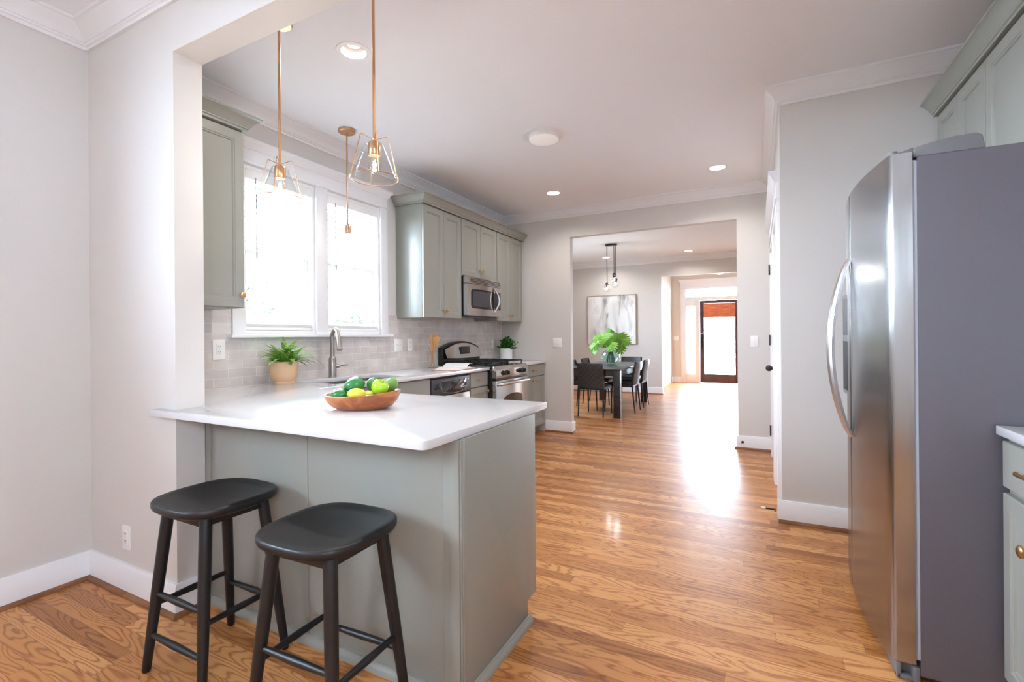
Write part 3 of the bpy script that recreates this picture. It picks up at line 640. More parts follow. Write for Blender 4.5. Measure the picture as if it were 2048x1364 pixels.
# base run
t = thing('base_cabinet', 'sage base cabinet with brass pull and knob beside the refrigerator', 'cabinet', (1.0, 1.75, 0))
b = MB(); b.box(.722, XR - .022, 1.2, 2.108, .1, .894).box(.79, XR - .022, 1.2, 2.108, 0, .1); obj('body', b, 'sage', t, smooth=0)
m = frame((.722, 2.098, .73), (0, -1, 0), (-1, 0, 0)); d = obj('drawer', door_mb(m, .44, .148, plain=True), 'sage', t); obj('pull', pull_mb(m, .22, .078, .02, .11), 'brass', d)
for y0_, kx in ((2.098, .190), (1.876, .028)):
    m = frame((.722, y0_, .11), (0, -1, 0), (-1, 0, 0)); d = obj('door', door_mb(m, .218, .6, .02, .045), 'sage', t); obj('knob', knob_mb(m, kx, .478, .02, 1.15), 'brass', d)
m = frame((.722, 1.654, .73), (0, -1, 0), (-1, 0, 0)); d = obj('drawer', door_mb(m, .44, .148, plain=True), 'sage', t); obj('pull', pull_mb(m, .22, .078, .02, .11), 'brass', d)
m = frame((.722, 1.654, .11), (0, -1, 0), (-1, 0, 0)); d = obj('door', door_mb(m, .44, .6), 'sage', t); obj('knob', knob_mb(m, .03, .505, .02, 1.15), 'brass', d)
wt3 = obj('worktop', MB().box(.69, XR - .022, 1.2, 2.110, .8945, .924, .003), 'quartz'); origin_to(wt3, (1.0, 1.7, .8945)); tag(wt3, 'white worktop end beside the grey refrigerator, at the right edge', 'worktop')
# ------------------------------------------------------------------ appliances
def emblem(m, x, y, d, r_, parent):
    """round badge: rim, disc and two facing script curls"""
    b = MB(); mm = m @ Matrix.Translation((x, y, d))
    b.lathe([(r_, 0), (r_, .002), (r_ * .86, .0025), (r_ * .84, .0018), (r_ * .01, .0018)], n=28, m=mm)
    e = obj('badge', b, 'steelh', parent)
    c = MB()
    for s in (-1, 1):
        pts = [mm @ Vector((s * r_ * (.34 + .28 * math.cos(a)), r_ * .34 * math.sin(a) * 1.2, .0022)) for a in [R(q_) for q_ in range(20, 330, 25)]]
        c.tube(pts, r_ * .055, 6)
    obj('monogram', c, 'white', e)
# ---- side-by-side refrigerator
FY0, FY1, FT = 2.122, 3.04, 1.842
fr = thing('refrigerator', 'stainless side-by-side refrigerator with dark grey sides at the right', 'refrigerator', (.85, 2.58, 0))
obj('cabinet', MB().box(.497, 1.29, FY0, FY1, .03, FT, .006), 'fridgeside', fr)
obj('gasket', MB().box(.484, .498, FY0 + .005, FY1 - .005, .085, FT - .012).box(.480, .500, FY0 + .02, FY1 - .02, .08, FT - .006), 'gasket', fr, smooth=0)
def door_front(y): return .421 - .044 * (1 - ((y - (FY0 + FY1) / 2) / ((FY1 - FY0) / 2)) ** 2)
SPL = 2.648
def fridge_door(name, y0, y1):
    n = 14; pts = [(.4845, y0), (door_front(y0) + .012, y0), (door_front(y0) + .004, y0 + .004)]
    for k_ in range(n + 1):
        y = y0 + .013 + (y1 - y0 - .026) * k_ / n; pts.append((door_front(y), y))
    pts += [(door_front(y1) + .004, y1 - .004), (door_front(y1) + .012, y1), (.4845, y1)]
    return obj(name, MB().prism(pts, .068, FT + .018), 'fridgesteel', fr, smooth=50)
d1 = fridge_door('refrigerator_door', FY0, SPL - .003); d2 = fridge_door('freezer_door', SPL + .003, FY1)
for d, y, s in ((d1, SPL - .036, -1), (d2, SPL + .036, 1)):
    b = MB(); P = []
    for k_ in range(25):
        u = k_ / 24; z = 1.565 - u * .80; P.append((door_front(y) - .004 - .074 * math.sin(math.pi * u) ** .75, y - s * .004, z))
    prof = [(-.5, -.9), (.0, -1), (.42, -.8), (.5, -.55), (.42, -.36), (.5, -.18), (.5, .18), (.42, .36), (.5, .55), (.42, .8), (0, 1), (-.5, .9)]
    b.tube(P, [.0235 - .006 * abs(k_ / 12 - 1) ** 3 for k_ in range(25)], flat=prof, up=(-1, 0, 0)); obj('handle', b, 'steelh', d)
b = MB(); y0, y1 = 2.72, 2.94
b.box(door_front(2.83) - .003, door_front(2.83) + .02, y0, y1, .93, 1.42, .006); disp = obj('dispenser_frame', b, 'midgrey', d2)
obj('dispenser_recess', MB().box(door_front(2.83) - .005, door_front(2.83), y0 + .02, y1 - .02, .95, 1.19, .002), 'blackmatte', disp)
obj('dispenser_display', MB().box(door_front(2.83) - .005, door_front(2.83), y0 + .02, y1 - .02, 1.22, 1.4, .002), 'darkgrey', disp)
for ya, yb, s in ((FY0 + .008, FY0 + .085, 1), (FY1 - .085, FY1 - .008, -1)):
    b = MB()
    b.prism_m([(.488, FT), (.492, FT + .036), (.535, FT + .043), (.60, FT + .054), (.655, FT + .056), (.672, FT + .046), (.680, FT)], -yb, -ya, frame((0, 0, 0), (1, 0, 0), (0, -1, 0)), .005, 3)
    b.prism_m([(.430, FT + .019), (.430, FT + .024), (.455, FT + .028), (.488, FT + .038), (.50, FT + .034), (.50, FT + .019)], -yb + .02, -ya - .008, frame((0, 0, 0), (1, 0, 0), (0, -1, 0)), .003)
    b.cyl((.440, ya + .035, FT + .017), (.440, ya + .035, FT + .038), .013, n=20)
    obj('hinge_cover', b, 'midgrey', fr)
b = MB(); b.box(.44, .50, FY0 + .03, FY1 - .03, .012, .06, .006).box(.43, .445, FY0 + .006, FY1 - .006, .004, .062, .005).box(.43, .497, FY0 + .006, FY0 + .03, .004, .022, .004).box(.475, .497, FY0 + .004, FY0 + .03, .004, .058, .004)
obj('base_grille', b, 'midgrey', fr)
for x in (.60, 1.22):
    for y in (FY0 + .06, FY1 - .06): obj('foot', MB().cyl((x, y, 0), (x, y, .034), .022), 'blackmatte', fr)
# ---- gas range
RY0, RY1 = 4.21, 4.964; RC = (RY0 + RY1) / 2
rg = thing('gas_range', 'stainless and black gas range between the base cabinets on the left wall', 'range', (-2.7, RC, 0))
obj('body', MB().box(-3.06, -2.40, RY0, RY1, .03, .90, .004), 'black', rg)
for x in (-3.0, -2.46):
    for y in (RY0 + .05, RY1 - .05): obj('foot', MB().cyl((x, y, 0), (x, y, .034), .02), 'blackmatte', rg)
ct = obj('cooktop', MB().box(-3.0, -2.385, RY0 - .003, RY1 + .003, .899, .922, .006), 'black', rg)
b = MB()
my = frame((0, 0, 0), (1, 0, 0), (0, -1, 0))
b.prism_m([(-2.40, .925), (-2.372, .915), (-2.350, .888), (-2.346, .80), (-2.40, .80)], -RY1 + .0, -RY0 - .0, my, .003, 2); cp = obj('control_panel', b, 'steel', rg)
for y in (RY0 + .14, RY0 + .225, RY1 - .225, RY1 - .14):
    b = MB(); mm = frame((-2.347, y, .848), (0, 1, 0), (1, 0, 0)); b.lathe([(.026, 0), (.026, .006), (.021, .008), (.019, .026), (.017, .028), (.002, .028)], n=24, m=mm); b.prism_m(rect(-.005, .005, -.019, .019), .026, .036, mm, .002)
    obj('knob', b, 'blackmatte', cp)
md_ = frame((-2.40, RY0 + .004, .23), (0, 1, 0), (1, 0, 0)); DW_ = RY1 - RY0 - .008
b = MB(); b.prism_m(rect(0, DW_, 0, .545), 0, .05, md_, .006, 3); od = obj('oven_door', b, 'steel', rg)
b = MB(); pl = [(.15, .10), (DW_ - .15, .10), (DW_ - .15, .33)] + [(DW_ / 2 + (DW_ / 2 - .15) * math.cos(R(a)), .33 + .06 * math.sin(R(a))) for a in range(15, 180, 15)] + [(.15, .33)]
b.prism_m(pl, .04, .0515, md_); obj('oven_window', b, 'ovenglass', od)
b = MB(); y0, y1 = RY0 + .03, RY1 - .03
b.tube([(-2.352, y0, .735), (-2.315, y0 + .012, .738), (-2.302, y0 + .05, .74), (-2.298, RC, .742), (-2.302, y1 - .05, .74), (-2.315, y1 - .012, .738), (-2.352, y1, .735)], [.014, .017, .018, .018, .018, .017, .014], 14); obj('oven_handle', b, 'steelh', od)
obj('drawer', MB().prism_m(rect(0, DW_, -.17, -.012), 0, .045, md_, .006, 3), 'steel', rg)
obj('vent_gap', MB().box(-2.41, -2.362, RY0 + .01, RY1 - .01, .777, .80), 'black', rg, smooth=0)
b = MB()   # backguard: arched top, steel face tilted back, black riser below
def arch(y, base, rise): return base + rise * (1 - ((y - RC) / ((RY1 - RY0) / 2)) ** 2)
n = 20; ys = [RY0 + .004 + (RY1 - RY0 - .008) * k_ / n for k_ in range(n + 1)]
for nm, mtl, x0, x1, zb, zt in (('backguard', 'black', -3.066, -2.985, lambda y: .92, lambda y: arch(y, 1.108, .07)),):
    b.rings([[(x0, y, zb(y)) for y in ys] + [(x0, y, zt(y)) for y in ys[::-1]], [(x1, y, zb(y)) for y in ys] + [(x1 - .03, y, zt(y)) for y in ys[::-1]]]); bg_ = obj(nm, b, mtl, rg)
ys = [RY0 + .03 + (RY1 - RY0 - .06) * k_ / n for k_ in range(n + 1)]
b = MB(); f0 = [(-2.968, y, 1.0 - .012 * (1 - ((y - RC) / .38) ** 2)) for y in ys]; f1 = [(-3.000, y, arch(y, 1.075, .085)) for y in ys[::-1]]
b.rings([f0 + f1, [(x + .018, y, z) for x, y, z in f0] + [(x + .016, y, z - .004) for x, y, z in f1]]); fp = obj('control_fascia', b, 'steel', bg_)
mg = frame((-2.948, RC - .085, 1.03), (0, 1, 0), Vector((1, 0, .28)).normalized())
b = MB(); b.prism_m([(-.0, 0), (.2, 0), (.185, .085), (.015, .085)], -.012, .003, frame((-2.958, RC - .1, 1.032), (0, 1, 0), (1, 0, 0)), .003); obj('clock_display', b, 'blackglass', bg_)
for gy in (RY0 + .195, RC + .18):
    b = MB(); x0, x1, y0, y1, z = -2.955, -2.42, gy - .165, gy + .165, .958
    b.tube([(x0, y0, z), (x1, y0, z), (x1, y1, z), (x0, y1, z), (x0, y0, z)], .0065, 8)
    for x in (-2.82, -2.6875, -2.555): b.cyl((x, y0, z), (x, y1, z), .006, n=8)
    b.cyl((x0, gy, z), (x1, gy, z), .006, n=8)
    for x in (x0, -2.6875, x1):
        for y in (y0, y1): b.cyl((x, y, .92), (x, y, z), .0065, n=8)
    g_ = obj('burner_grate', b, 'blackmatte', ct)
    for x in (-2.83, -2.55):
        b = MB(); b.lathe([(.05, 0), (.048, .012), (.036, .016), (.036, .024), (.03, .028), (.002, .028)], (x, gy, .921), 24); obj('burner', b, 'blackmatte', ct)
# ---- over-the-range microwave
mw = thing('microwave', 'stainless over-the-range microwave hung under the short wall cabinet', 'microwave', (-2.9, RC, 1.45))
MX = -2.735
obj('case', MB().box(XW + .002, MX, RY0 + .002, RY1 - .002, 1.45, 1.868, .004), 'black', mw)
mm = frame((MX, RY0 + .004, 1.45), (0, 1, 0), (1, 0, 0)); Wm = RY1 - RY0 - .008
def bow(u): return .046 + .012 * math.sin(math.pi * u / Wm)
def bowed(z0, z1, u0, u1, extra=0, n=16):
    b = MB(); us = [u0 + (u1 - u0) * k_ / n for k_ in range(n + 1)]
    pl = [(u, bow(u) + extra) for u in us] + [(u1, 0), (u0, 0)]
    b.rings([[mm @ Vector((u, z0, d)) for u, d in pl], [mm @ Vector((u, z1, d)) for u, d in pl]]); return b
mg_ = obj('vent_grille', bowed(.342, .416, 0, Wm), 'steel', mw)
for j in range(4): obj('slot', bowed(.352 + j * .0145, .359 + j * .0145, .06, Wm - .025, .0012), 'grille', mg_)
mdr = obj('door', bowed(.005, .337, 0, Wm - .175), 'steel', mw)
def ogrid(u0, u1, z0, z1, cor, extra):
    b = MB(); P = rrect(u0, u1, z0, z1, cor, 5); b.rings([[mm @ Vector((u, z, .03)) for u, z in P], [mm @ Vector((u, z, bow(u) + extra)) for u, z in P]]); return b
def bowed_panel(u0, u1, z0, z1, cor, extra, bulge=0, n=24):
    b = MB(); cols = []
    for k_ in range(n + 1):
        u = u0 + (u1 - u0) * k_ / n; e = min(u - u0, u1 - u); ins = cor - math.sqrt(max(0, cor * cor - (cor - min(e, cor)) ** 2))
        s_ = bulge * math.sin(math.pi * k_ / n); cols.append([(u, z0 + ins - s_), (u, z1 - ins + s_)])
    lo = [c_[0] for c_ in cols]; hi = [c_[1] for c_ in cols]
    V = [[b.bm.verts.new(mm @ Vector((u, z, bow(u) + d))) for u, z in row] for row, d in ((lo, extra), (hi, extra), (hi, -.004), (lo, -.004))]
    for r_ in range(4):
        a_, c_ = V[r_], V[(r_ + 1) % 4]
        for k_ in range(n): b.bm.faces.new((a_[k_], a_[k_ + 1], c_[k_ + 1], c_[k_]))
    b.bm.faces.new([V[r_][0] for r_ in range(4)]); b.bm.faces.new([V[r_][n] for r_ in range(4)][::-1]); return b
dwn = obj('door_glass', bowed_panel(.07, Wm - .178, .082, .280, .02, .0015, .006), 'blackglass', mdr)
obj('window_mesh', bowed_panel(.098, Wm - .275, .105, .262, .02, .0025, .006), 'panelgrey', dwn)
c_ = MB(); c_.tube([mm @ Vector((Wm - .262 - .016 * math.sin(math.pi * k_ / 12), .088 + .186 * k_ / 12, bow(Wm - .27) + .002)) for k_ in range(13)], .004, 8); obj('trim_arc', c_, 'steelh', dwn)
kp = obj('control_panel', bowed(.005, .337, Wm - .173, Wm), 'steel', mw)
ky_ = obj('keypad', bowed_panel(Wm - .172, Wm - .025, .080, .282, .006, .0015), 'black', kp)
for a in range(3):
    for c_ in range(5): obj('key', bowed_panel(Wm - .088 + a * .019, Wm - .076 + a * .019, .092 + c_ * .025, .100 + c_ * .025, .001, .0025, 0, 3), 'midgrey', kp)
obj('display', bowed_panel(Wm - .088, Wm - .032, .245, .27, .003, .0025, 0, 4), 'panelgrey', kp)
b = MB(); P = []
for k_ in range(19):
    u = k_ / 18; s = math.sin(math.pi * u); P.append(mm @ Vector((Wm - .205 + .052 * s, .045 + .285 * u, bow(Wm - .2) + .002 + .042 * s)))
b.tube(P, [.008 + .006 * math.sin(math.pi * k_ / 18) for k_ in range(19)], 12); obj('handle', b, 'steelh', mdr)
emblem(mm, .045, .04, bow(.045), .011, mdr)
b = MB(); b.box(-2.98, -2.80, RY0 + .1, RY1 - .1, 1.444, 1.4505); obj('vent_filter', b, 'darkgrey', mw, smooth=0)
# ---- dishwasher
DY0, DY1 = 3.252, 3.866
dwm = thing('dishwasher', 'dishwasher with charcoal control panel and steel door under the worktop', 'dishwasher', (-2.75, 3.56, 0))
obj('body', MB().box(-3.0, -2.47, DY0, DY1, .09, .878).box(-3.0, -2.53, DY0 + .01, DY1 - .01, 0, .09), 'black', dwm, smooth=0)
m = frame((-2.472, DY0, .0), (0, 1, 0), (1, 0, 0)); wd = DY1 - DY0
cpn = obj('control_panel', MB().prism_m(rect(.003, wd - .003, .715, .866), 0, .034, m, .006, 3), 'panelgrey', dwm)
pl = [(.16 + .36 * k_ / 16, .745 - .022 * math.sin(math.pi * k_ / 16)) for k_ in range(17)] + [(.545, .78), (.55, .84), (.14, .84), (.145, .775)]
obj('display_lens', MB().prism_m(pl, .03, .036, m, .002), 'blackglass', cpn)
obj('status_window', MB().prism_m(rect(.04, .125, .775, .825), .03, .0355, m, .002), 'blackglass', cpn)
b = MB()
for k_ in range(8): b.lathe([(.0055, 0), (.0055, .0015), (.001, .0015)], n=12, m=m @ Matrix.Translation((.19 + k_ * .042, .772 - .010 * math.sin(math.pi * k_ / 7), .036)))
obj('touch_keys', b, 'midgrey', cpn); b = MB()
b.tube([m @ Vector((u, z, .0355)) for u, z in pl + [pl[0]]], .0018, 6); obj('lens_rim', b, 'steelh', cpn)
b = MB(); b.prism_m(rect(.29, .42, .80, .835), .034, .038, m, .003); obj('latch', b, 'blackmatte', cpn)
emblem(m, .57, .83, .034, .013, cpn)
obj('door_panel', MB().prism_m(rect(.003, wd - .003, .12, .711), 0, .03, m, .005, 3), 'steel', dwm)
# ------------------------------------------------------------------ bar stools
def superell(a, b_, n_, p, off=0):
    P = []
    for k_ in range(n_):
        t = 2 * math.pi * k_ / n_; c_, s_ = math.cos(t), math.sin(t)
        P.append(((a + off) * math.copysign(abs(c_) ** (2 / p), c_), (b_ + off) * math.copysign(abs(s_) ** (2 / p), s_)))
    return P
SH = .640
def make_stool(label, loc):
    t = thing('bar_stool', label, 'stool', loc, 0, 'black saddle stools at the peninsula')
    A, B_ = .187, .186
    def dip(x, y): return -.016 * max(0, 1 - (x / (A * .95)) ** 2) ** 1.0 * (1 - .25 * abs(y) / B_)
    b = MB(); loops = []; n_ = 64
    for off, z in ((-.05, SH - .040), (-.022, SH - .040), (-.004, SH - .030), (0, SH - .022), (0, SH - .008)):
        loops.append([(x, y, z) for x, y in superell(A, B_, n_, 3.0, off)])
    for f in (.985, .95, .85, .7, .5, .25, .02):
        P = superell(A * f, B_ * f, n_, 3.0); edge = min(1, (1 - f) * 7)
        loops.append([(x, y, SH - .003 * (f > .97) + dip(x, y) * edge) for x, y in P])
    b.rings(loops); obj('seat', b, 'stool', t, local=True, smooth=50)
    ft, tp = (.174, .160), (.115, .107)
    def leg(sx, sy, z):
        u = z / (SH - .03); return Vector((sx * (ft[0] + (tp[0] - ft[0]) * u), sy * (ft[1] + (tp[1] - ft[1]) * u), z))
    for sx in (-1, 1):
        for sy in (-1, 1):
            b = MB(); zs = (0, .006, .05, .30, .48, .60, SH - .018); rs = (.0125, .0145, .0155, .0195, .0205, .0205, .0195)
            b.tube([leg(sx, sy, z) for z in zs], list(rs), 18); obj('leg', b, 'stool', t, local=True)
    def rail(p, q, r0=.0085, r1=.0125):
        b = MB(); b.tube([p.lerp(q, u) for u in (0, .12, .5, .88, 1)], [r0, r0 * 1.15, r1, r0 * 1.15, r0], 14); obj('stretcher', b, 'stool', t, local=True)
    for sy in (-1, 1):
        rail(leg(-1, sy, .285 if sy < 0 else .20), leg(1, sy, .285 if sy < 0 else .20)); 
    rail(leg(-1, -1, .135), leg(1, -1, .135))
    for sx in (-1, 1): rail(leg(sx, -1, .245), leg(sx, 1, .245))
    for sy in (-1, 1):
        b = MB(); p, q = leg(-1, sy, SH - .055), leg(1, sy, SH - .055); b.box(p.x, q.x, p.y - .010, p.y + .010, SH - .075, SH - .034, .002); obj('apron', b, 'stool', t, local=True)
    for sx in (-1, 1):
        b = MB(); p, q = leg(sx, -1, SH - .055), leg(sx, 1, SH - .055); b.box(p.x - .010, p.x + .010, p.y, q.y, SH - .070, SH - .034, .002); obj('apron', b, 'stool', t, local=True)
    return t
st = make_stool('black wooden saddle stool nearer the white pillar, tucked under the worktop', (-1.846, 1.105, 0))
dup(st, (-1.214, 1.080, 0), R(2), 'black wooden saddle stool in front, nearer the peninsula corner')
# ------------------------------------------------------------------ brass pendants with glass cones
PEND_W = 3.2
def make_pendant(label, loc, zt=2.135):
    """loc is the ceiling point; everything hangs below it"""
    t = thing('pendant_lamp', label, 'pendant lamp', loc, 0, 'brass and glass pendants in the kitchen')
    b = MB(); b.lathe([(.012, -.026), (.058, -.024), (.064, -.018), (.064, -.001), (.02, 0)], n=36); obj('canopy', b, 'copper', t, local=True)
    H_ = zt - loc[2]
    obj('rod', MB().cyl((0, 0, -.02), (0, 0, H_ - .03), .0062, n=14), 'copper', t, local=True)
    b = MB(); b.lathe([(.006, H_ - .028), (.013, H_ - .034), (.013, H_ - .044), (.024, H_ - .047), (.026, H_ - .052), (.026, H_ - .104), (.024, H_ - .107), (.018, H_ - .107)], n=28); obj('socket', b, 'copper', t, local=True)
    b = MB()
    zr = H_ - .205
    for k_ in range(4):
        a = R(38 + 90 * k_); c_, s_ = math.cos(a), math.sin(a)
        b.tube([(.008 * c_, .008 * s_, H_ - .032), (.030 * c_, .030 * s_, H_ - .023), (.054 * c_, .054 * s_, H_ - .014), (.059 * c_, .059 * s_, H_ - .017), (.103 * c_, .103 * s_, zr)], .0018, 8)
    b.torus((0, 0, zr), .103, .0022, 56, 8); obj('wire_frame', b, 'copper', t, local=True)
    b = MB(); b.lathe([(.027, H_ - .054), (.034, H_ - .050), (.040, H_ - .056), (.062, H_ - .110), (.093, H_ - .192), (.0945, H_ - .194), (.0905, H_ - .192), (.059, H_ - .110), (.037, H_ - .058)], n=40, cap0=False, cap1=False); obj('glass_shade', b, 'shade', t, local=True)
    b = MB(); b.lathe([(.013, H_ - .105), (.014, H_ - .118), (.022, H_ - .132), (.027, H_ - .150), (.024, H_ - .168), (.012, H_ - .179), (.001, H_ - .181)], n=24); bb = obj('bulb', b, 'bulb', t, local=True)
    b = MB(); b.tube([(.006 * math.cos(q_ * 1.6), .006 * math.sin(q_ * 1.6), H_ - .122 - q_ * .0035) for q_ in range(12)], .0012, 6); obj('filament', b, 'filament', bb, local=True)
    lamp('pendant_glow', 'POINT', (0, 0, H_ - .15), PEND_W, (1, .92, .82), .009, parent=t)
    return t
pd = make_pendant('brass pendant with clear glass cone nearest the white pillar, over the peninsula', (-2.125, 1.60, ZC))
dup(pd, (-1.50, 1.60, ZC), R(14), 'brass pendant with clear glass cone over the peninsula, farther from the white pillar')
p3 = dup(pd, (-2.80, 2.69, ZC), R(5), 'brass pendant with glass cone hanging in front of the window over the sink')
for q_ in p3.children:
    if q_.type == 'LIGHT': q_.data = q_.data.copy(); q_.data.energy = .5
# ------------------------------------------------------------------ ceiling lights
for k_, (x, y, r_) in enumerate(CANS):
    lb = ['white recessed ceiling downlight nearest, between the two peninsula pendants', 'white recessed downlight near the crown moulding, left of the opening', 'white recessed downlight above the opening, right side of the kitchen ceiling',
          'recessed downlight in the dining room ceiling, right of the globe pendant', 'recessed downlight in the dining room ceiling behind the globe pendant', 'white recessed downlight over the aisle beside the refrigerator'][k_]
    t = thing('recessed_light', lb, 'ceiling light', (x, y, ZC), 0, 'recessed ceiling downlights')
    b = MB(); b.lathe([(.066, .0), (.070, -.004), (.092, -.004), (.096, 0), (.092, -.002), (.066, .0)][:4] + [(.096, .0005)], n=48, cap0=False, cap1=False); obj('trim_ring', b, 'white', t, local=True)
    b = MB(); b.lathe([(.0665, -.003), (.062, .04), (.056, .095), (.001, .096)], n=40, cap0=False); obj('baffle', b, 'plaster', t, local=True)
    b = MB(); b.lathe([(.026, .09), (.03, .07), (.043, .045), (.042, .040), (.03, .036), (.001, .034)], n=32); obj('bulb', b, 'diffuser', t, local=True)
    lamp('downlight', 'AREA', (0, 0, .03), (6.5, 7, 7, 6, 6, 11)[k_], (1, .94, .87), .07, parent=t)
t = thing('flush_ceiling_light', 'round white flush light in the middle of the kitchen ceiling', 'ceiling light', (-1.50, 3.50, ZC))
b = MB(); b.lathe([(.162, 0), (.162, -.006), (.150, -.008), (.02, -.008)], n=56, m=Matrix.Translation((-.012, 0, 0)), cap0=False); obj('ceiling_plate', b, 'trim', t, local=True)
b = MB(); b.lathe([(.118, -.006), (.12, -.010), (.12, -.034), (.116, -.038)], n=56, cap0=False, cap1=False); obj('rim', b, 'white', t, local=True)
b = MB(); b.lathe([(.117, -.030), (.116, -.038), (.108, -.041), (.001, -.042)], n=56, cap0=False); obj('diffuser', b, 'diffuser', t, local=True)
lamp('ceiling_glow', 'AREA', (0, 0, -.046), 11, (.94, .97, 1), .2, parent=t)
t = thing('dome_ceiling_light', 'small white dome light on the hall ceiling before the front door', 'ceiling light', (-.75, 11.6, ZC))
b = MB(); b.cyl((0, 0, 0), (0, 0, -.10), .09, n=32); obj('base', b, 'white', t, local=True)
b = MB(); b.lathe([(.15, -.09), (.16, -.10), (.155, -.15), (.13, -.20), (.09, -.235), (.04, -.252), (.001, -.255)], n=40); obj('dome', b, 'diffuser', t, local=True)
lamp('dome_glow', 'POINT', (0, 0, -.32), 2, (1, .95, .9), .05, parent=t)
# ------------------------------------------------------------------ sockets, switches
def plate(label, m, x, y, w_, h_, kind, name):
    t = thing(name, label, 'outlet' if name == 'wall_outlet' else 'switch', m @ Vector((x, y, 0)))
    b = MB(); b.prism_m(rect(x - w_ / 2, x + w_ / 2, y - h_ / 2, y + h_ / 2), 0, .006, m, .003, 3); pl = obj('cover_plate', b, 'white', t)
    if kind == 'outlet':
        b = MB(); b.prism_m(rect(x - .017, x + .017, y - .034, y + .034), .004, .0085, m, .002); rc = obj('receptacle', b, 'white', t)
        b = MB()
        for s in (-1, 1):
            for dx in (-.006, .006): b.prism_m(rect(x + dx - .0012, x + dx + .0012, y + s * .017 + .0, y + s * .017 + .009), .0075, .0089, m)
            b.lathe([(.0028, 0), (.0028, .0013), (.0002, .0013)], n=10, m=m @ Matrix.Translation((x, y + s * .017 - .007, .0076)))
        obj('slots', b, 'grille', rc)
    else:
        for q_ in range(kind):
            cx = x + (q_ - (kind - 1) / 2) * .046; b = MB(); b.prism_m(rect(cx - .005, cx + .005, y - .012, y + .012), .003, .009, m, .002); b.prism_m(rect(cx - .003, cx + .003, y - .001, y + .009), .006, .018, m, .002); obj('toggle', b, 'white', t)
    return t
mtile = frame((XW + .009, 0, 0), (0, 1, 0), (1, 0, 0)); mback = frame((0, YB, 0), (1, 0, 0), (0, -1, 0)); mfront = frame((0, Y2, 0), (1, 0, 0), (0, -1, 0)); mhall = frame((0, YH, 0), (1, 0, 0), (0, -1, 0))
plate('white outlet on the tiled splashback left of the fern', mtile, 1.858, 1.158, .082, .132, 'outlet', 'wall_outlet')
plate('white double switch plate on the tiles right of the window stool', mtile, 3.575, 1.150, .118, .125, 2, 'light_switch')
plate('narrow white outlet on the tiles between double switch and utensil jar', mtile, 3.745, 1.150, .075, .125, 'outlet', 'wall_outlet')
plate('white outlet on the tiles behind the potted herb, right of the range', mtile, 5.42, 1.13, .075, .12, 'outlet', 'wall_outlet')
plate('white outlet low on the front wall behind the left stool', mfront, -2.725, .268, .072, .118, 'outlet', 'wall_outlet')
plate('white double switch on the wall left of the dining room opening', mback, -2.272, 1.142, .118, .118, 2, 'light_switch')
plate('white single switch on the wall right of the dining room opening', mback, -.03, 1.152, .075, .12, 1, 'light_switch')
plate('white double switch on the hall wall left of the front door sidelight', mhall, -1.875, 1.14, .12, .12, 2, 'light_switch')
# door stops
def doorstop(label, p, d):
    t = thing('door_stop', label, 'door stop', p); d = Vector(d); P = Vector(p)
    b = MB(); b.cyl(P, P + d * .006, .014, .012, 16).tube([P + d * (.005 + .0045 * q_) + Vector((0, 0, .0055 if q_ % 2 else -.0055)) for q_ in range(14)], .0028, 8).cyl(P, P + d * .06, .0045, n=10); obj('spring', b, 'blackmetal', t)
    b = MB(); b.cyl(P + d * .058, P + d * .085, .008, .0085, 14); obj('tip', b, 'rubber', t)
doorstop('spring door stop with white tip at the fridge-side baseboard corner', (XD - .040, YF - .004, .075), (-1, 0, 0))
doorstop('small dark door stop on the baseboard right of the dining opening', (-.15, YB - .016, .075), (-.3, -.95, 0))
# ------------------------------------------------------------------ blinds
for (a, bb_), lb, wx in zip(WINS, ('white horizontal blind in the left kitchen window, wand at its left', 'white horizontal blind in the right kitchen window, wand at its left'), (0, 0)):
    t = thing('window_blind', lb, 'blind', (XW - .04, (a + bb_) / 2, WZ[1]), 0, 'white slatted window blinds')
    y0, y1 = a + .026, bb_ - .026
    obj('valance', MB().box(XW - .012, XW - .002, y0 - .002, y1 + .002, 2.322, 2.388, .004).box(XW - .055, XW - .014, y0, y1, 2.345, 2.386), 'slat', t)
    b = MB(); z = 2.318
    while z > 1.345:
        mm = Matrix.Translation((XW - .034, 0, z)) @ Matrix.Rotation(R(8), 4, 'Y')
        b.box(-.021, .021, y0, y1, -.0014, .0014, m=mm); z -= .0425
    for q_ in range(5): b.box(XW - .055, XW - .013, y0, y1, 1.309 + q_ * .0042, 1.312 + q_ * .0042)
    obj('slats', b, 'slat', t, smooth=0)
    obj('bottom_rail', MB().box(XW - .056, XW - .012, y0, y1, 1.286, 1.307, .003), 'slat', t)
    b = MB()
    for y in (y0 + .07, (y0 + y1) / 2, y1 - .07):
        for x in (XW - .013, XW - .055): b.cyl((x, y, 1.29), (x, y, 2.35), .0009, n=6)
    b.cyl((XW - .006, y1 - .05, 1.45), (XW - .006, y1 - .05, 2.33), .001, n=6).lathe([(.002, 0), (.006, -.02), (.005, -.035), (.001, -.037)], (XW - .006, y1 - .05, 1.455), 12)
    obj('cords', b, 'slat', t)
    obj('wand', MB().tube([(XW - .004, y0 + .075, 2.34), (XW - .001, y0 + .076, 2.2), (XW - .001, y0 + .078, 1.72)], .0035, 8), 'midgrey', t)
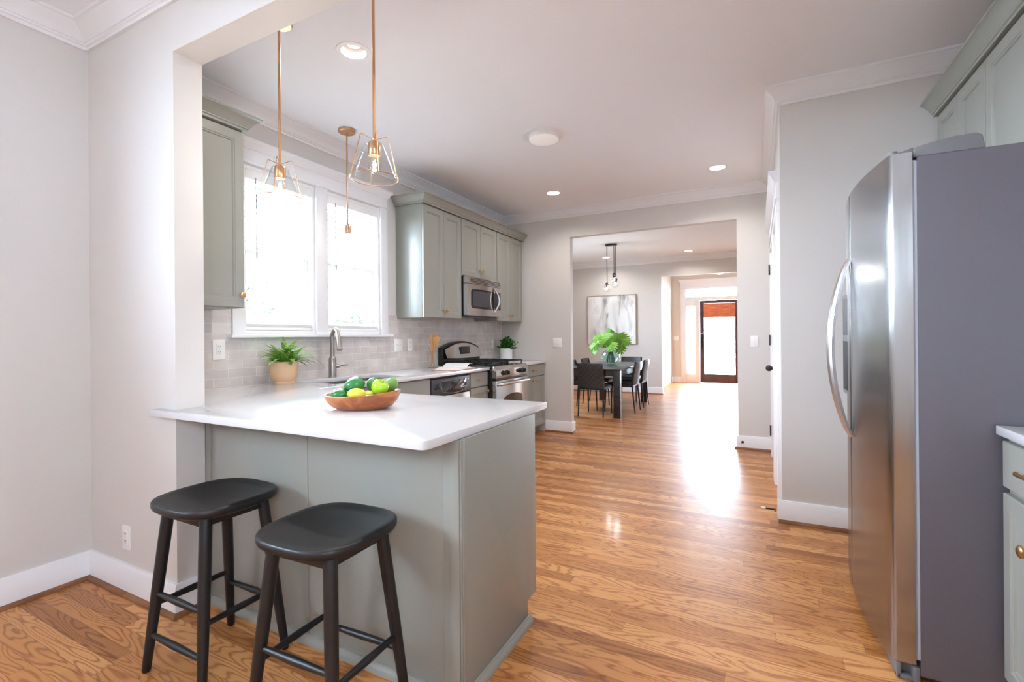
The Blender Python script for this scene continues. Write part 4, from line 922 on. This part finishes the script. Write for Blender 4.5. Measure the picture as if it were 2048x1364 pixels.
# ------------------------------------------------------------------ faucet
t = thing('faucet', 'brushed nickel pull-down faucet with side lever behind the sink', 'faucet', (-2.985, 2.70, .914))
b = MB(); b.lathe([(.032, 0), (.032, .004), (.0295, .007), (.0285, .145), (.0235, .158), (.0165, .168), (.0155, .18)], n=28); obj('body', b, 'nickel', t, local=True)
dx, dy = math.cos(R(-22)), math.sin(R(-22)); RAD = .062
P = [(0, 0, .17), (0, 0, .25), (0, 0, .31)] + [((RAD - RAD * math.cos(R(a))) * dx, (RAD - RAD * math.cos(R(a))) * dy, .318 + RAD * math.sin(R(a))) for a in range(0, 171, 10)]
obj('spout', MB().tube(P, .0152, 16), 'nickel', t, local=True)
e = Vector(P[-1]); d_ = (e - Vector(P[-2])).normalized(); b = MB(); b.tube([e - d_ * .004, e + d_ * .004, e + d_ * .03, e + d_ * .085, e + d_ * .112, e + d_ * .116], [.0145, .016, .0165, .0195, .021, .017], 20); obj('spray_head', b, 'nickel', t, local=True)
b = MB(); b.tube([(0, 0, .085), (.012, .035, .087), (.016, .05, .088)], [.017, .0155, .0145], 16); b.tube([(.014, .045, .088), (.026, .075, .094), (.045, .118, .097)], [.0085, .008, .0055], 12, flat=.6); obj('lever', b, 'nickel', t, local=True)
# ------------------------------------------------------------------ fern in a blush pot
def frond(mb, p0, az, elev, ln, droop, npin, w_, curl=0):
    """arching fern frond with paired leaflets"""
    pts = []; p = Vector(p0); e_ = elev; st_ = ln / npin
    for k_ in range(npin + 1):
        pts.append(p.copy()); d = Vector((math.cos(az) * math.cos(e_), math.sin(az) * math.cos(e_), math.sin(e_))); p = p + d * st_; e_ -= droop / npin; az += curl / npin
    for k_ in range(2, npin + 1):
        a = pts[k_ - 1]; d = (pts[k_] - a).normalized(); sd = d.cross(Vector((0, 0, 1)));
        if sd.length < .05: sd = Vector((1, 0, 0))
        sd.normalize(); up = sd.cross(d)
        u = k_ / npin; wl_ = w_ * (1 - u) ** .7 * min(1, .35 + u * 3) + .003
        for s in (-1, 1):
            q_ = a + sd * s * wl_ + d * wl_ * .45 - up * wl_ * .12; h_ = d * st_ * .46
            mid = a.lerp(q_, .55) + up * wl_ * .06
            mb.bm.faces.new([mb.bm.verts.new(v) for v in (a - h_ * .5, mid - h_ * .9, q_, mid + h_ * .9, a + h_ * .5)])
    mb.tube(pts, [.0014 * (1 - .7 * k_ / npin) for k_ in range(npin + 1)], 5)
t = thing('potted_fern', 'bright green fern in a blush ceramic pot beside the outlet', 'potted plant', (-2.93, 2.225, .914))
b = MB(); b.lathe([(.064, 0), (.066, .008), (.064, .016), (.078, .030), (.087, .06), (.0885, .10), (.086, .150), (.083, .153), (.079, .150), (.078, .12)], n=40, cap1=False); obj('pot', b, 'terracotta', t, local=True)
obj('soil', MB().lathe([(.0785, .125), (.04, .132), (.001, .134)], n=28, cap0=False), 'soil', t, local=True)
rn = random.Random(3); b1, b2 = MB(), MB()
for k_ in range(120):
    az = rn.uniform(0, 6.283); el = R(rn.uniform(30, 88)); ln = rn.uniform(.14, .25)
    if math.cos(az) < -.35: ln *= .62; el = max(el, R(55))
    frond(b1 if k_ % 2 else b2, (rn.uniform(-.035, .035), rn.uniform(-.035, .035), .13), az, el, ln, R(rn.uniform(45, 100)), 18, rn.uniform(.026, .038), rn.uniform(-.5, .5))
frond(b2, (.03, .04, .135), R(62), R(48), .27, R(125), 24, .024); frond(b1, (.02, .05, .135), R(75), R(60), .23, R(85), 20, .028); frond(b1, (.02, -.05, .135), R(-80), R(55), .2, R(70), 18, .026); frond(b2, (.02, -.05, .135), R(-70), R(40), .19, R(60), 18, .026)
obj('fronds', b1, 'fern', t, local=True, smooth=0); obj('dark_fronds', b2, 'fernd', t, local=True, smooth=0)
# ------------------------------------------------------------------ herb in a white pot
t = thing('potted_herb', 'leafy green herb in a plain white pot beside the range', 'potted plant', (-2.90, 5.47, .914))
b = MB(); b.lathe([(.074, 0), (.078, .004), (.079, .02), (.082, .155), (.081, .16), (.077, .158), (.076, .13)], n=40, cap1=False); obj('pot', b, 'whiteglaze', t, local=True)
obj('soil', MB().lathe([(.076, .135), (.03, .14), (.001, .14)], n=24, cap0=False), 'soil', t, local=True)
def leafpatch(mb, p, d, up, ln, wd_):
    d = Vector(d).normalized(); s_ = d.cross(Vector(up)).normalized(); u_ = s_.cross(d); p = Vector(p)
    out = [p, p + d * ln * .3 + s_ * wd_ * .45 + u_ * ln * .08, p + d * ln * .62 + s_ * wd_ * .5 + u_ * ln * .06, p + d * ln, p + d * ln * .62 - s_ * wd_ * .5 + u_ * ln * .06, p + d * ln * .3 - s_ * wd_ * .45 + u_ * ln * .08]
    v = [mb.bm.verts.new(q_) for q_ in out]; mb.bm.faces.new((v[0], v[1], v[2], v[3])); mb.bm.faces.new((v[0], v[3], v[4], v[5]))
b = MB(); rn = random.Random(5); bs_ = MB()
for k_ in range(80):
    az = rn.uniform(0, 6.283); el = R(rn.uniform(15, 85)); ln = rn.uniform(.09, .17); dirn = Vector((math.cos(az) * math.cos(el), math.sin(az) * math.cos(el), math.sin(el)))
    if dirn.x < -.4: ln *= .7
    base = Vector((rn.uniform(-.04, .04), rn.uniform(-.04, .04), .135)); tip = base + dirn * ln; tip.z -= .02 * (1 - dirn.z); bs_.tube([base, base.lerp(tip, .6), tip], .0014, 5)
    for j in range(7):
        c_ = base.lerp(tip, .45 + .55 * j / 6); a2 = rn.uniform(0, 6.283); leafpatch(b, c_, (dirn * .5 + Vector((math.cos(a2), math.sin(a2), rn.uniform(-.3, .5)))), (0, 0, 1), rn.uniform(.036, .052), rn.uniform(.02, .03))
obj('leaves', b, 'herb', t, local=True, smooth=0); obj('stems', bs_, 'stem', t, local=True)
# ------------------------------------------------------------------ fruit bowl and fruit
BX, BY, BZ = -1.555, 1.565, .914
ang = math.atan2(.457, .889)   # long axis lies across the view
fb = thing('fruit_bowl', 'oblong carved wooden bowl of green fruit on the peninsula', 'bowl', (BX, BY, BZ), R(27))
b = MB(); n_ = 56; a, c_ = .168, .118; loops = []
def bl(f, z, off=0, wave=0):
    return [((a * f + off) * math.cos(2 * math.pi * k_ / n_) * (1 + .04 * math.cos(2 * math.pi * k_ / n_)), (c_ * f + off) * math.sin(2 * math.pi * k_ / n_), z + wave * (.9 * math.cos(2 * math.pi * k_ / n_) + .45 * math.cos(4 * math.pi * k_ / n_))) for k_ in range(n_)]
for f, z, wv in ((.56, 0, 0), (.64, .002, 0), (.78, .013, .001), (.90, .033, .004), (.965, .053, .007), (.995, .067, .009)): loops.append(bl(f, z, 0, wv))
for off, z in ((-.001, .070), (-.006, .072), (-.011, .069)): loops.append(bl(1, z, off, .009))
for f, z, wv in ((.90, .050, .004), (.78, .030, .001), (.62, .014, 0), (.3, .010, 0), (.02, .0095, 0)): loops.append(bl(f, z, -.004, wv))
b.rings(loops); obj('bowl_body', b, 'bowl', fb, local=True, smooth=60)
mbowl = Matrix.Translation((BX, BY, BZ)) @ Matrix.Rotation(R(27), 4, 'Z')
def fruit(name, label, cat, prof, p, rot, m_, group=None, stem=None, sx=1, sy=1):
    t = thing(name, label, cat, mbowl @ Vector(p), 0, group)
    t.rotation_euler = (Matrix.Rotation(R(27), 3, 'Z') @ Matrix.Rotation(R(rot[2]), 3, 'Z') @ Matrix.Rotation(R(rot[1]), 3, 'Y') @ Matrix.Rotation(R(rot[0]), 3, 'X')).to_euler()
    b = MB(); b.lathe(prof, n=28, sx=sx, sy=sy); obj('skin', b, m_, t, local=True, smooth=80)
    if stem:
        b = MB(); z0 = stem; b.tube([(0, 0, z0 - .004), (.001, 0, z0 + .004), (.002, .001, z0 + .009)], [.003, .0022, .0028], 8); obj('stem', b, 'bark', t, local=True)
    return t
def egg(r_, ln, k_=18, tip=.12, skew=.1):
    P = []
    for i in range(k_ + 1):
        a_ = math.pi * i / k_; z = -ln * math.cos(a_); P.append((max(.0006, r_ * math.sin(a_) * (1 - skew * math.cos(a_)) + 0), z))
    return P
lem = [(.0006, -.044), (.007, -.043), (.010, -.038), (.018, -.032), (.026, -.02), (.029, 0), (.027, .016), (.019, .03), (.010, .038), (.006, .041), (.0006, .042)]
app = [(.0006, -.028), (.012, -.031), (.024, -.026), (.034, -.010), (.037, .006), (.034, .022), (.024, .031), (.012, .032), (.006, .027), (.0006, .023)]
fruit('green_mango', 'long green fruit lying at the back left of the wooden bowl', 'fruit', egg(.029, .044), (-.052, .048, .103), (0, 62, 10), 'mango', 'green fruit in the wooden bowl', .043)
fruit('green_mango', 'big smooth green fruit resting on top, middle left of the bowl', 'fruit', egg(.030, .045), (-.024, -.014, .106), (0, 76, 6), 'mango', 'green fruit in the wooden bowl', None)
fruit('green_mango', 'green fruit low at the front left against the bowl rim', 'fruit', egg(.025, .036), (-.082, -.038, .064), (0, 85, 4), 'mango', 'green fruit in the wooden bowl', None)
fruit('green_mango', 'pale-edged green fruit behind the front left one, by the rim', 'fruit', egg(.024, .034), (-.108, .016, .064), (0, 80, 40), 'avo', 'green fruit in the wooden bowl', None)
fruit('lime', 'round dark green lime at the back centre of the bowl', 'fruit', egg(.030, .033), (.040, .046, .100), (20, 15, 0), 'lime', None, None)
fruit('lemon', 'yellow lemon lying at the front of the wooden bowl', 'fruit', lem, (.006, -.072, .070), (0, -80, 8), 'lemon', 'yellow fruit in the bowl', None)
fruit('lemon', 'yellow-green lemon half hidden behind the front yellow lemon', 'fruit', lem, (.036, -.012, .050), (0, 70, 25), 'lemon', 'yellow fruit in the bowl', None)
fruit('green_apple', 'shiny bright green apple at the right of the bowl', 'fruit', app, (.090, -.030, .094), (18, 25, 20), 'apple', None, .026)
fruit('avocado', 'mottled green fruit at the far right end of the bowl', 'fruit', egg(.026, .036, skew=.2), (.122, .040, .098), (0, 30, 30), 'avo', None, None)
# ------------------------------------------------------------------ utensil jar and wooden spoons
JX, JY, JZ = -2.94, 3.95, .914
t = thing('glass_jar', 'clear glass jar holding wooden spoons beside the range', 'jar', (JX, JY, JZ))
b = MB(); b.lathe([(.050, .0), (.054, .003), (.0555, .02), (.056, .17), (.0572, .172), (.054, .172), (.0535, .02), (.048, .012), (.001, .012)], n=36); obj('glass', b, 'shade', t, local=True)
def spoon(label, az, lean, ln, kind, roll=0):
    a = R(az); foot = Vector((-.022 * math.cos(a), -.022 * math.sin(a), .016)); d = Vector((math.cos(a) * math.sin(R(lean)), math.sin(a) * math.sin(R(lean)), math.cos(R(lean))))
    t = thing('wooden_spoon', label, 'utensil', Vector((JX, JY, JZ)) + foot, 0, 'wooden utensils in the glass jar')
    b = MB(); b.tube([d * 0, d * (ln * .5), d * (ln * .72)], [.0055, .005, .0065], 10); obj('shaft', b, 'spoon', t, local=True)
    z_ = d; x_ = Matrix.Rotation(R(roll), 3, d) @ d.orthogonal().normalized(); y_ = z_.cross(x_); o_ = d * (ln * .70)
    mm = Matrix(((x_.x, y_.x, z_.x, o_.x), (x_.y, y_.y, z_.y, o_.y), (x_.z, y_.z, z_.z, o_.z), (0, 0, 0, 1)))
    b = MB(); h_ = ln * .3
    prof = {'s': [(.005, 0), (.014, .22), (.027, .5), (.028, .72), (.020, .92), (.006, 1.0), (.001, 1.01)], 'f': [(.005, 0), (.012, .2), (.024, .42), (.029, .8), (.028, .97), (.02, 1), (.001, 1.0)]}[kind]
    b.lathe([(r_, z * h_) for r_, z in prof], n=20, m=mm, sy=.22); obj('bowl' if kind == 's' else 'blade', b, 'spoon', t, local=True)
spoon('wooden spoon with round bowl standing tallest in the jar', 60, 4, .33, 's', 20); spoon('broad wooden spatula leaning right in the jar', 75, 17, .315, 'f', 30)
spoon('wooden spoon leaning left out of the jar', -95, 21, .29, 's', 80); spoon('wooden spatula in the middle of the jar, slightly behind', 150, 9, .315, 'f', 60); spoon('wooden spoon leaning toward the room in the jar', 10, 10, .30, 's', 0)
# ------------------------------------------------------------------ open book
t = thing('open_book', 'open book lying on the worktop in front of the range', 'book', (-2.62, 3.86, .914), R(8))
def page(sx):
    b = MB(); n_ = 12; top = []; 
    for k_ in range(n_ + 1):
        u = k_ / n_; top.append((u * .205, .004 + .020 * math.sin(math.pi * min(1, u * 1.25 + .1)) ** 1.2 * (1 - u * .75) + .004 * (1 - u)))
    lo = [(u, .003) for u, _ in top[::-1]]
    b.rings([[(x, sx * y, z) for y, z in top + lo] for x in (-.13, .13)]); return b
obj('left_pages', page(-1), 'page', t, local=True); obj('right_pages', page(1), 'page', t, local=True)
obj('cover', MB().box(-.134, .134, -.212, .212, 0, .003), 'cover', t, local=True)
b = MB(); P = [(0, .014), (.03, .034), (.075, .050), (.12, .052), (.165, .046)]
b.rings([[(x, y, z) for y, z in P] + [(x, y, z - .0008) for y, z in P[::-1]] for x in (-.128, .128)]); obj('raised_leaf', b, 'page', t, local=True)
# ------------------------------------------------------------------ dining room
TX0, TX1, TY0, TY1, TZ = -2.70, -1.805, 6.965, 8.96, .73
t = thing('dining_table', 'black wooden dining table with thick square legs under the globe pendants', 'table', ((TX0 + TX1) / 2, (TY0 + TY1) / 2, 0))
obj('tabletop', MB().box(TX0, TX1, TY0, TY1, TZ - .028, TZ, .003), 'tablewood', t)
for x in (TX0 + .004, TX1 - .104):
    for y in (TY0 + .004, TY1 - .104): obj('leg', MB().box(x, x + .1, y, y + .1, 0, TZ - .029, .003), 'tablewood', t)
b = MB(); i = .03
b.box(TX0 + .1, TX1 - .1, TY0 + i, TY0 + i + .022, TZ - .115, TZ - .029).box(TX0 + .1, TX1 - .1, TY1 - i - .022, TY1 - i, TZ - .115, TZ - .029).box(TX0 + i, TX0 + i + .022, TY0 + .1, TY1 - .1, TZ - .115, TZ - .029).box(TX1 - i - .022, TX1 - i, TY0 + .1, TY1 - .1, TZ - .115, TZ - .029)
obj('apron', b, 'tablewood', t, smooth=0)
def make_chair(label, loc, rz):
    """faces local +Y; base at the floor under the seat centre"""
    t = thing('dining_chair', label, 'chair', loc, rz, 'black woven leather dining chairs')
    w_, d_ = .20, .215
    for sx in (-1, 1):
        b = MB(); b.tube([(sx * (w_ - .008), d_ + .012, 0), (sx * (w_ - .012), d_ - .01, .43)], [.0095, .015], 10); obj('leg', b, 'blackmetal', t, local=True)
        b = MB(); b.tube([(sx * (w_ - .005), -d_ - .045, 0), (sx * (w_ - .012), -d_ - .0, .44), (sx * (w_ - .014), -d_ - .012, .6), (sx * (w_ - .014), -d_ - .055, .80)], [.0095, .015, .012, .01], 10); obj('leg', b, 'blackmetal', t, local=True)
    b = MB(); b.box(-w_, w_, -d_ - .005, d_, .405, .425, .004); obj('seat_frame', b, 'blackmetal', t, local=True)
    b = MB(); nx, ny = 8, 8; P = []
    loops = []
    for off, z in ((0, .424), (0, .448), (-.006, .456), (-.03, .462)): loops.append([(x, y, z) for x, y in rrect(-w_ - off * 1, w_ + off, -d_ + .0 - off, d_ + .01 + off, .03, 4)])
    b.rings(loops); obj('seat', b, 'weave', t, local=True)
    b = MB(); n_ = 14; zs = (.44, .46, .60, .72, .79, .805, .81)
    fr_, bk = [], []
    for z in zs:
        yb = -d_ - .004 - max(0, (z - .55)) * .2; hw = w_ + .004
        row = [(-hw + 2 * hw * k_ / n_, yb - .030 * math.sin(math.pi * k_ / n_), z) for k_ in range(n_ + 1)]
        fr_.append(row + [(x, y - .022 + (.008 if z > .8 else 0), z) for x, y, z in row[::-1]])
    b.rings(fr_); obj('backrest', b, 'weave', t, local=True)
    return t
CB = .215 + .045
ch = make_chair('black woven dining chair at the near end of the table, back to the kitchen', (-2.245, 6.925 + CB, 0), 0)
dup(ch, (-1.72 - CB, 7.74, 0), R(90), 'black woven dining chair on the right side of the table, nearer the kitchen')
dup(ch, (-1.72 - CB, 8.40, 0), R(90), 'black woven dining chair on the right side of the table, farther from the kitchen')
dup(ch, (-2.82 + CB, 7.74, 0), R(-90), 'black woven dining chair on the left side of the table, partly behind the wall edge')
dup(ch, (-2.82 + CB, 8.45, 0), R(-90), 'black woven dining chair on the left side, only its backrest top showing')
dup(ch, (-2.18, 9.03 + CB - .24, 0), R(180), 'black woven dining chair at the far end of the table under the painting')
# ---- vase and split leaves
VX, VY = -2.262, 8.12
t = thing('glass_vase', 'round aqua glass bottle vase on the black dining table', 'vase', (VX, VY, TZ))
b = MB(); b.lathe([(.075, 0), (.10, .006), (.135, .05), (.160, .11), (.158, .165), (.130, .215), (.085, .250), (.05, .275), (.038, .30), (.036, .335), (.042, .345), (.039, .343), (.033, .33), (.035, .30), (.046, .277), (.082, .246), (.127, .211), (.154, .163), (.156, .112), (.131, .054), (.098, .012), (.001, .010)], n=40); obj('glass', b, 'aqua', t, local=True)
def split_leaf(mb, base, d, nrm, sz):
    d = Vector(d).normalized(); s_ = d.cross(Vector(nrm)).normalized(); u_ = s_.cross(d).normalized(); base = Vector(base)
    n_ = 5; mid = [base + d * (sz * (k_ / n_)) - u_ * (sz * .22 * (k_ / n_) ** 2) for k_ in range(n_ + 1)]
    for side in (-1, 1):
        for k_ in range(n_):
            u = (k_ + .5) / n_; ln = sz * .58 * math.sin(math.pi * min(1, .18 + u * .86)) ** .8 + .01
            o_ = (s_ * side * .9 + d * (.15 + .55 * u)).normalized() * ln - u_ * ln * .22
            a, b_ = mid[k_], mid[k_ + 1]; tip = a.lerp(b_, .6) + o_; m1 = a.lerp(tip, .58) - d * sz * .062; m2 = b_.lerp(tip, .58) + d * sz * .075
            v = [mb.bm.verts.new(q_) for q_ in (a, b_, m2, tip, m1)]; mb.bm.faces.new(v)
def bunch(label, seed, leaves):
    t = thing('leaf_branch', label, 'leaves', (VX, VY, TZ + .03), 0, 'split leaf branches in the vase')
    rn_ = random.Random(seed); lv, sm = MB(), MB()
    for x, y, z, sz in leaves:
        tip = Vector((x, y, z)); foot = Vector((rn_.uniform(-.08, .08), rn_.uniform(-.06, .06), .0)); sm.tube([foot, Vector((rn_.uniform(-.012, .012), rn_.uniform(-.012, .012), .29)), Vector((x * .45, y * .45, .29 + (z - .29) * .7)), tip], [.005, .004, .0035, .003], 7)
        d = Vector((x, y, -.10)) + Vector((rn_.uniform(-.1, .1), rn_.uniform(-.1, .1), rn_.uniform(-.12, .06))); split_leaf(lv, tip, d, Vector((rn_.uniform(-.3, .5), -1.3, 1.2)), sz)
    obj('leaf_blades', lv, 'leaf', t, local=True, smooth=0); obj('stems', sm, 'stem', t, local=True)
bunch('big bright green split leaves on the right of the aqua vase', 4, [(.03, -.06, .44, .24), (.10, -.03, .52, .22), (.0, .02, .58, .20), (.09, .05, .46, .24), (.14, -.02, .42, .22), (.07, -.10, .36, .24), (.0, -.10, .52, .20), (.13, -.09, .36, .22), (.16, .0, .50, .20)])
bunch('smaller arching green leaves on the left of the aqua vase', 8, [(-.13, -.02, .46, .17), (-.18, .0, .42, .16), (-.21, -.03, .34, .17), (-.14, .05, .50, .15), (-.10, -.05, .42, .15), (-.22, -.02, .27, .15)])
# ---- painting
t = thing('painting', 'large square abstract grey and white painting in a thin pale frame', 'painting', (-2.81, YD, 1.04))
mp_ = frame((0, YD, 0), (1, 0, 0), (0, -1, 0)); x0, x1, z0, z1 = -3.345, -2.275, 1.036, 2.10
obj('canvas', MB().prism_m(rect(x0 + .012, x1 - .012, z0 + .012, z1 - .012), .002, .034, mp_), 'paint', t, smooth=0)
b = MB()
for a, b_, c_, d_ in ((x0, x1, z0, z0 + .012), (x0, x1, z1 - .012, z1), (x0, x0 + .012, z0 + .012, z1 - .012), (x1 - .012, x1, z0 + .012, z1 - .012)): b.prism_m(rect(a, b_, c_, d_), .001, .045, mp_)
obj('frame', b, 'frame', t, smooth=0)
# ---- globe pendant
PX_, PY_ = -2.27, 8.23
t = thing('globe_pendant', 'dark metal pendant with clear glass globes on thin cords over the dining table', 'pendant lamp', (PX_, PY_, ZC))
b = MB(); b.lathe([(.10, -.03), (.105, -.026), (.105, -.002), (.09, 0)], n=40, m=Matrix.Translation((0, 0, 0)), sx=1.0, sy=.55); obj('canopy', b, 'blackmetal', t, local=True)
for dx_, dy_, zz in ((-.075, 0, 2.13), (.05, 0, 2.29), (.068, .03, 2.20)):
    h_ = zz - ZC
    g_ = obj('cord', MB().cyl((dx_, dy_, -.02), (dx_, dy_, h_), .006, n=10), 'blackmetal', t, local=True)
    b = MB(); b.lathe([(.012, h_ + .03), (.03, h_ + .02), (.03, h_ - .01), (.022, h_ - .015), (.022, h_ - .05), (.001, h_ - .05)], n=20, m=Matrix.Translation((dx_, dy_, 0))); obj('socket', b, 'blackmetal', t, local=True)
    b = MB(); r_ = .075; b.lathe([(.030, h_ - .002)] + [(max(.001, r_ * math.sin(R(a))), h_ - .07 + r_ * math.cos(R(a)) * 1.0) for a in range(25, 181, 12)] + [(.001, h_ - .145)], n=30, m=Matrix.Translation((dx_, dy_, 0)), cap0=False); obj('globe', b, 'shade', t, local=True)
    b = MB(); b.lathe([(.012, h_ - .05), (.026, h_ - .08), (.022, h_ - .10), (.001, h_ - .112)], n=18, m=Matrix.Translation((dx_, dy_, 0))); obj('bulb', b, 'bulb', t, local=True)
    lamp('globe_glow', 'POINT', (dx_, dy_, h_ - .085), 5.5, (.95, .98, 1), .024, parent=t)
# ---- bamboo shade on the front door
t = thing('bamboo_shade', 'short orange bamboo roman shade at the top of the front door glass', 'blind', (-.845, YH - .0, 2.01))
b = MB(); z = 2.012
y_ = YH + .012
while z > 1.70: b.box(-1.205, -.49, y_ - .006, y_, z - .0099, z); z -= .0095
obj('slats', b, 'bamboo', t, smooth=0)
b = MB()
for j in range(3): b.box(-1.205, -.49, y_ - .02 - j * .004, y_ - .008, 1.685 - j * .012, 1.73 - j * .012, .003)
obj('folded_hem', b, 'bamboo', t); b = MB()
for x in (-1.08, -.85, -.61): b.cyl((x, y_ - .009, 1.68), (x, y_ - .009, 2.01), .003, n=6)
obj('lift_cords', b, 'frame', t)
# ---- trees outside the kitchen window
def tree(label, x, y, h_, r_, seed):
    t = thing('tree', label, 'tree', (x, y, -.6), 0, 'trees outside the kitchen window')
    rn_ = random.Random(seed); b = MB(); b.tube([(0, 0, 0), (.05, .02, h_ * .4), (.0, .1, h_ * .8)], [.16, .12, .05], 10)
    for k_ in range(16):
        a = rn_.uniform(0, 6.28); z = rn_.uniform(h_ * .3, h_ * .8); b.tube([(.03, .03, z), (math.cos(a) * r_ * .5, math.sin(a) * r_ * .5, z + .5), (math.cos(a) * r_ * .9, math.sin(a) * r_ * .9, z + .7)], [.05, .03, .01], 6)
    obj('trunk', b, 'bark', t, local=True); b = MB()
    for k_ in range(1500):
        a, u, v = rn_.uniform(0, 6.28), rn_.uniform(-1, 1), rn_.random() ** .4; s_ = math.sqrt(1 - u * u); c_ = Vector((math.cos(a) * s_ * r_ * v, math.sin(a) * s_ * r_ * v, h_ * .62 + u * h_ * .36 * v))
        leafpatch(b, c_, (rn_.uniform(-1, 1), rn_.uniform(-1, 1), rn_.uniform(-1, .6)), (.1, .2, 1), .22, .13)
    obj('foliage', b, 'foliage', t, local=True, smooth=0)
tree('leafy tree seen through the left kitchen window', -9.6, 5.6, 4.4, 1.7, 11)
tree('leafy tree seen through the right kitchen window', -8.6, 10.0, 4.2, 1.8, 12)
tree('low bush seen through both windows above the stool', -6.4, 6.9, 2.3, 1.4, 13)
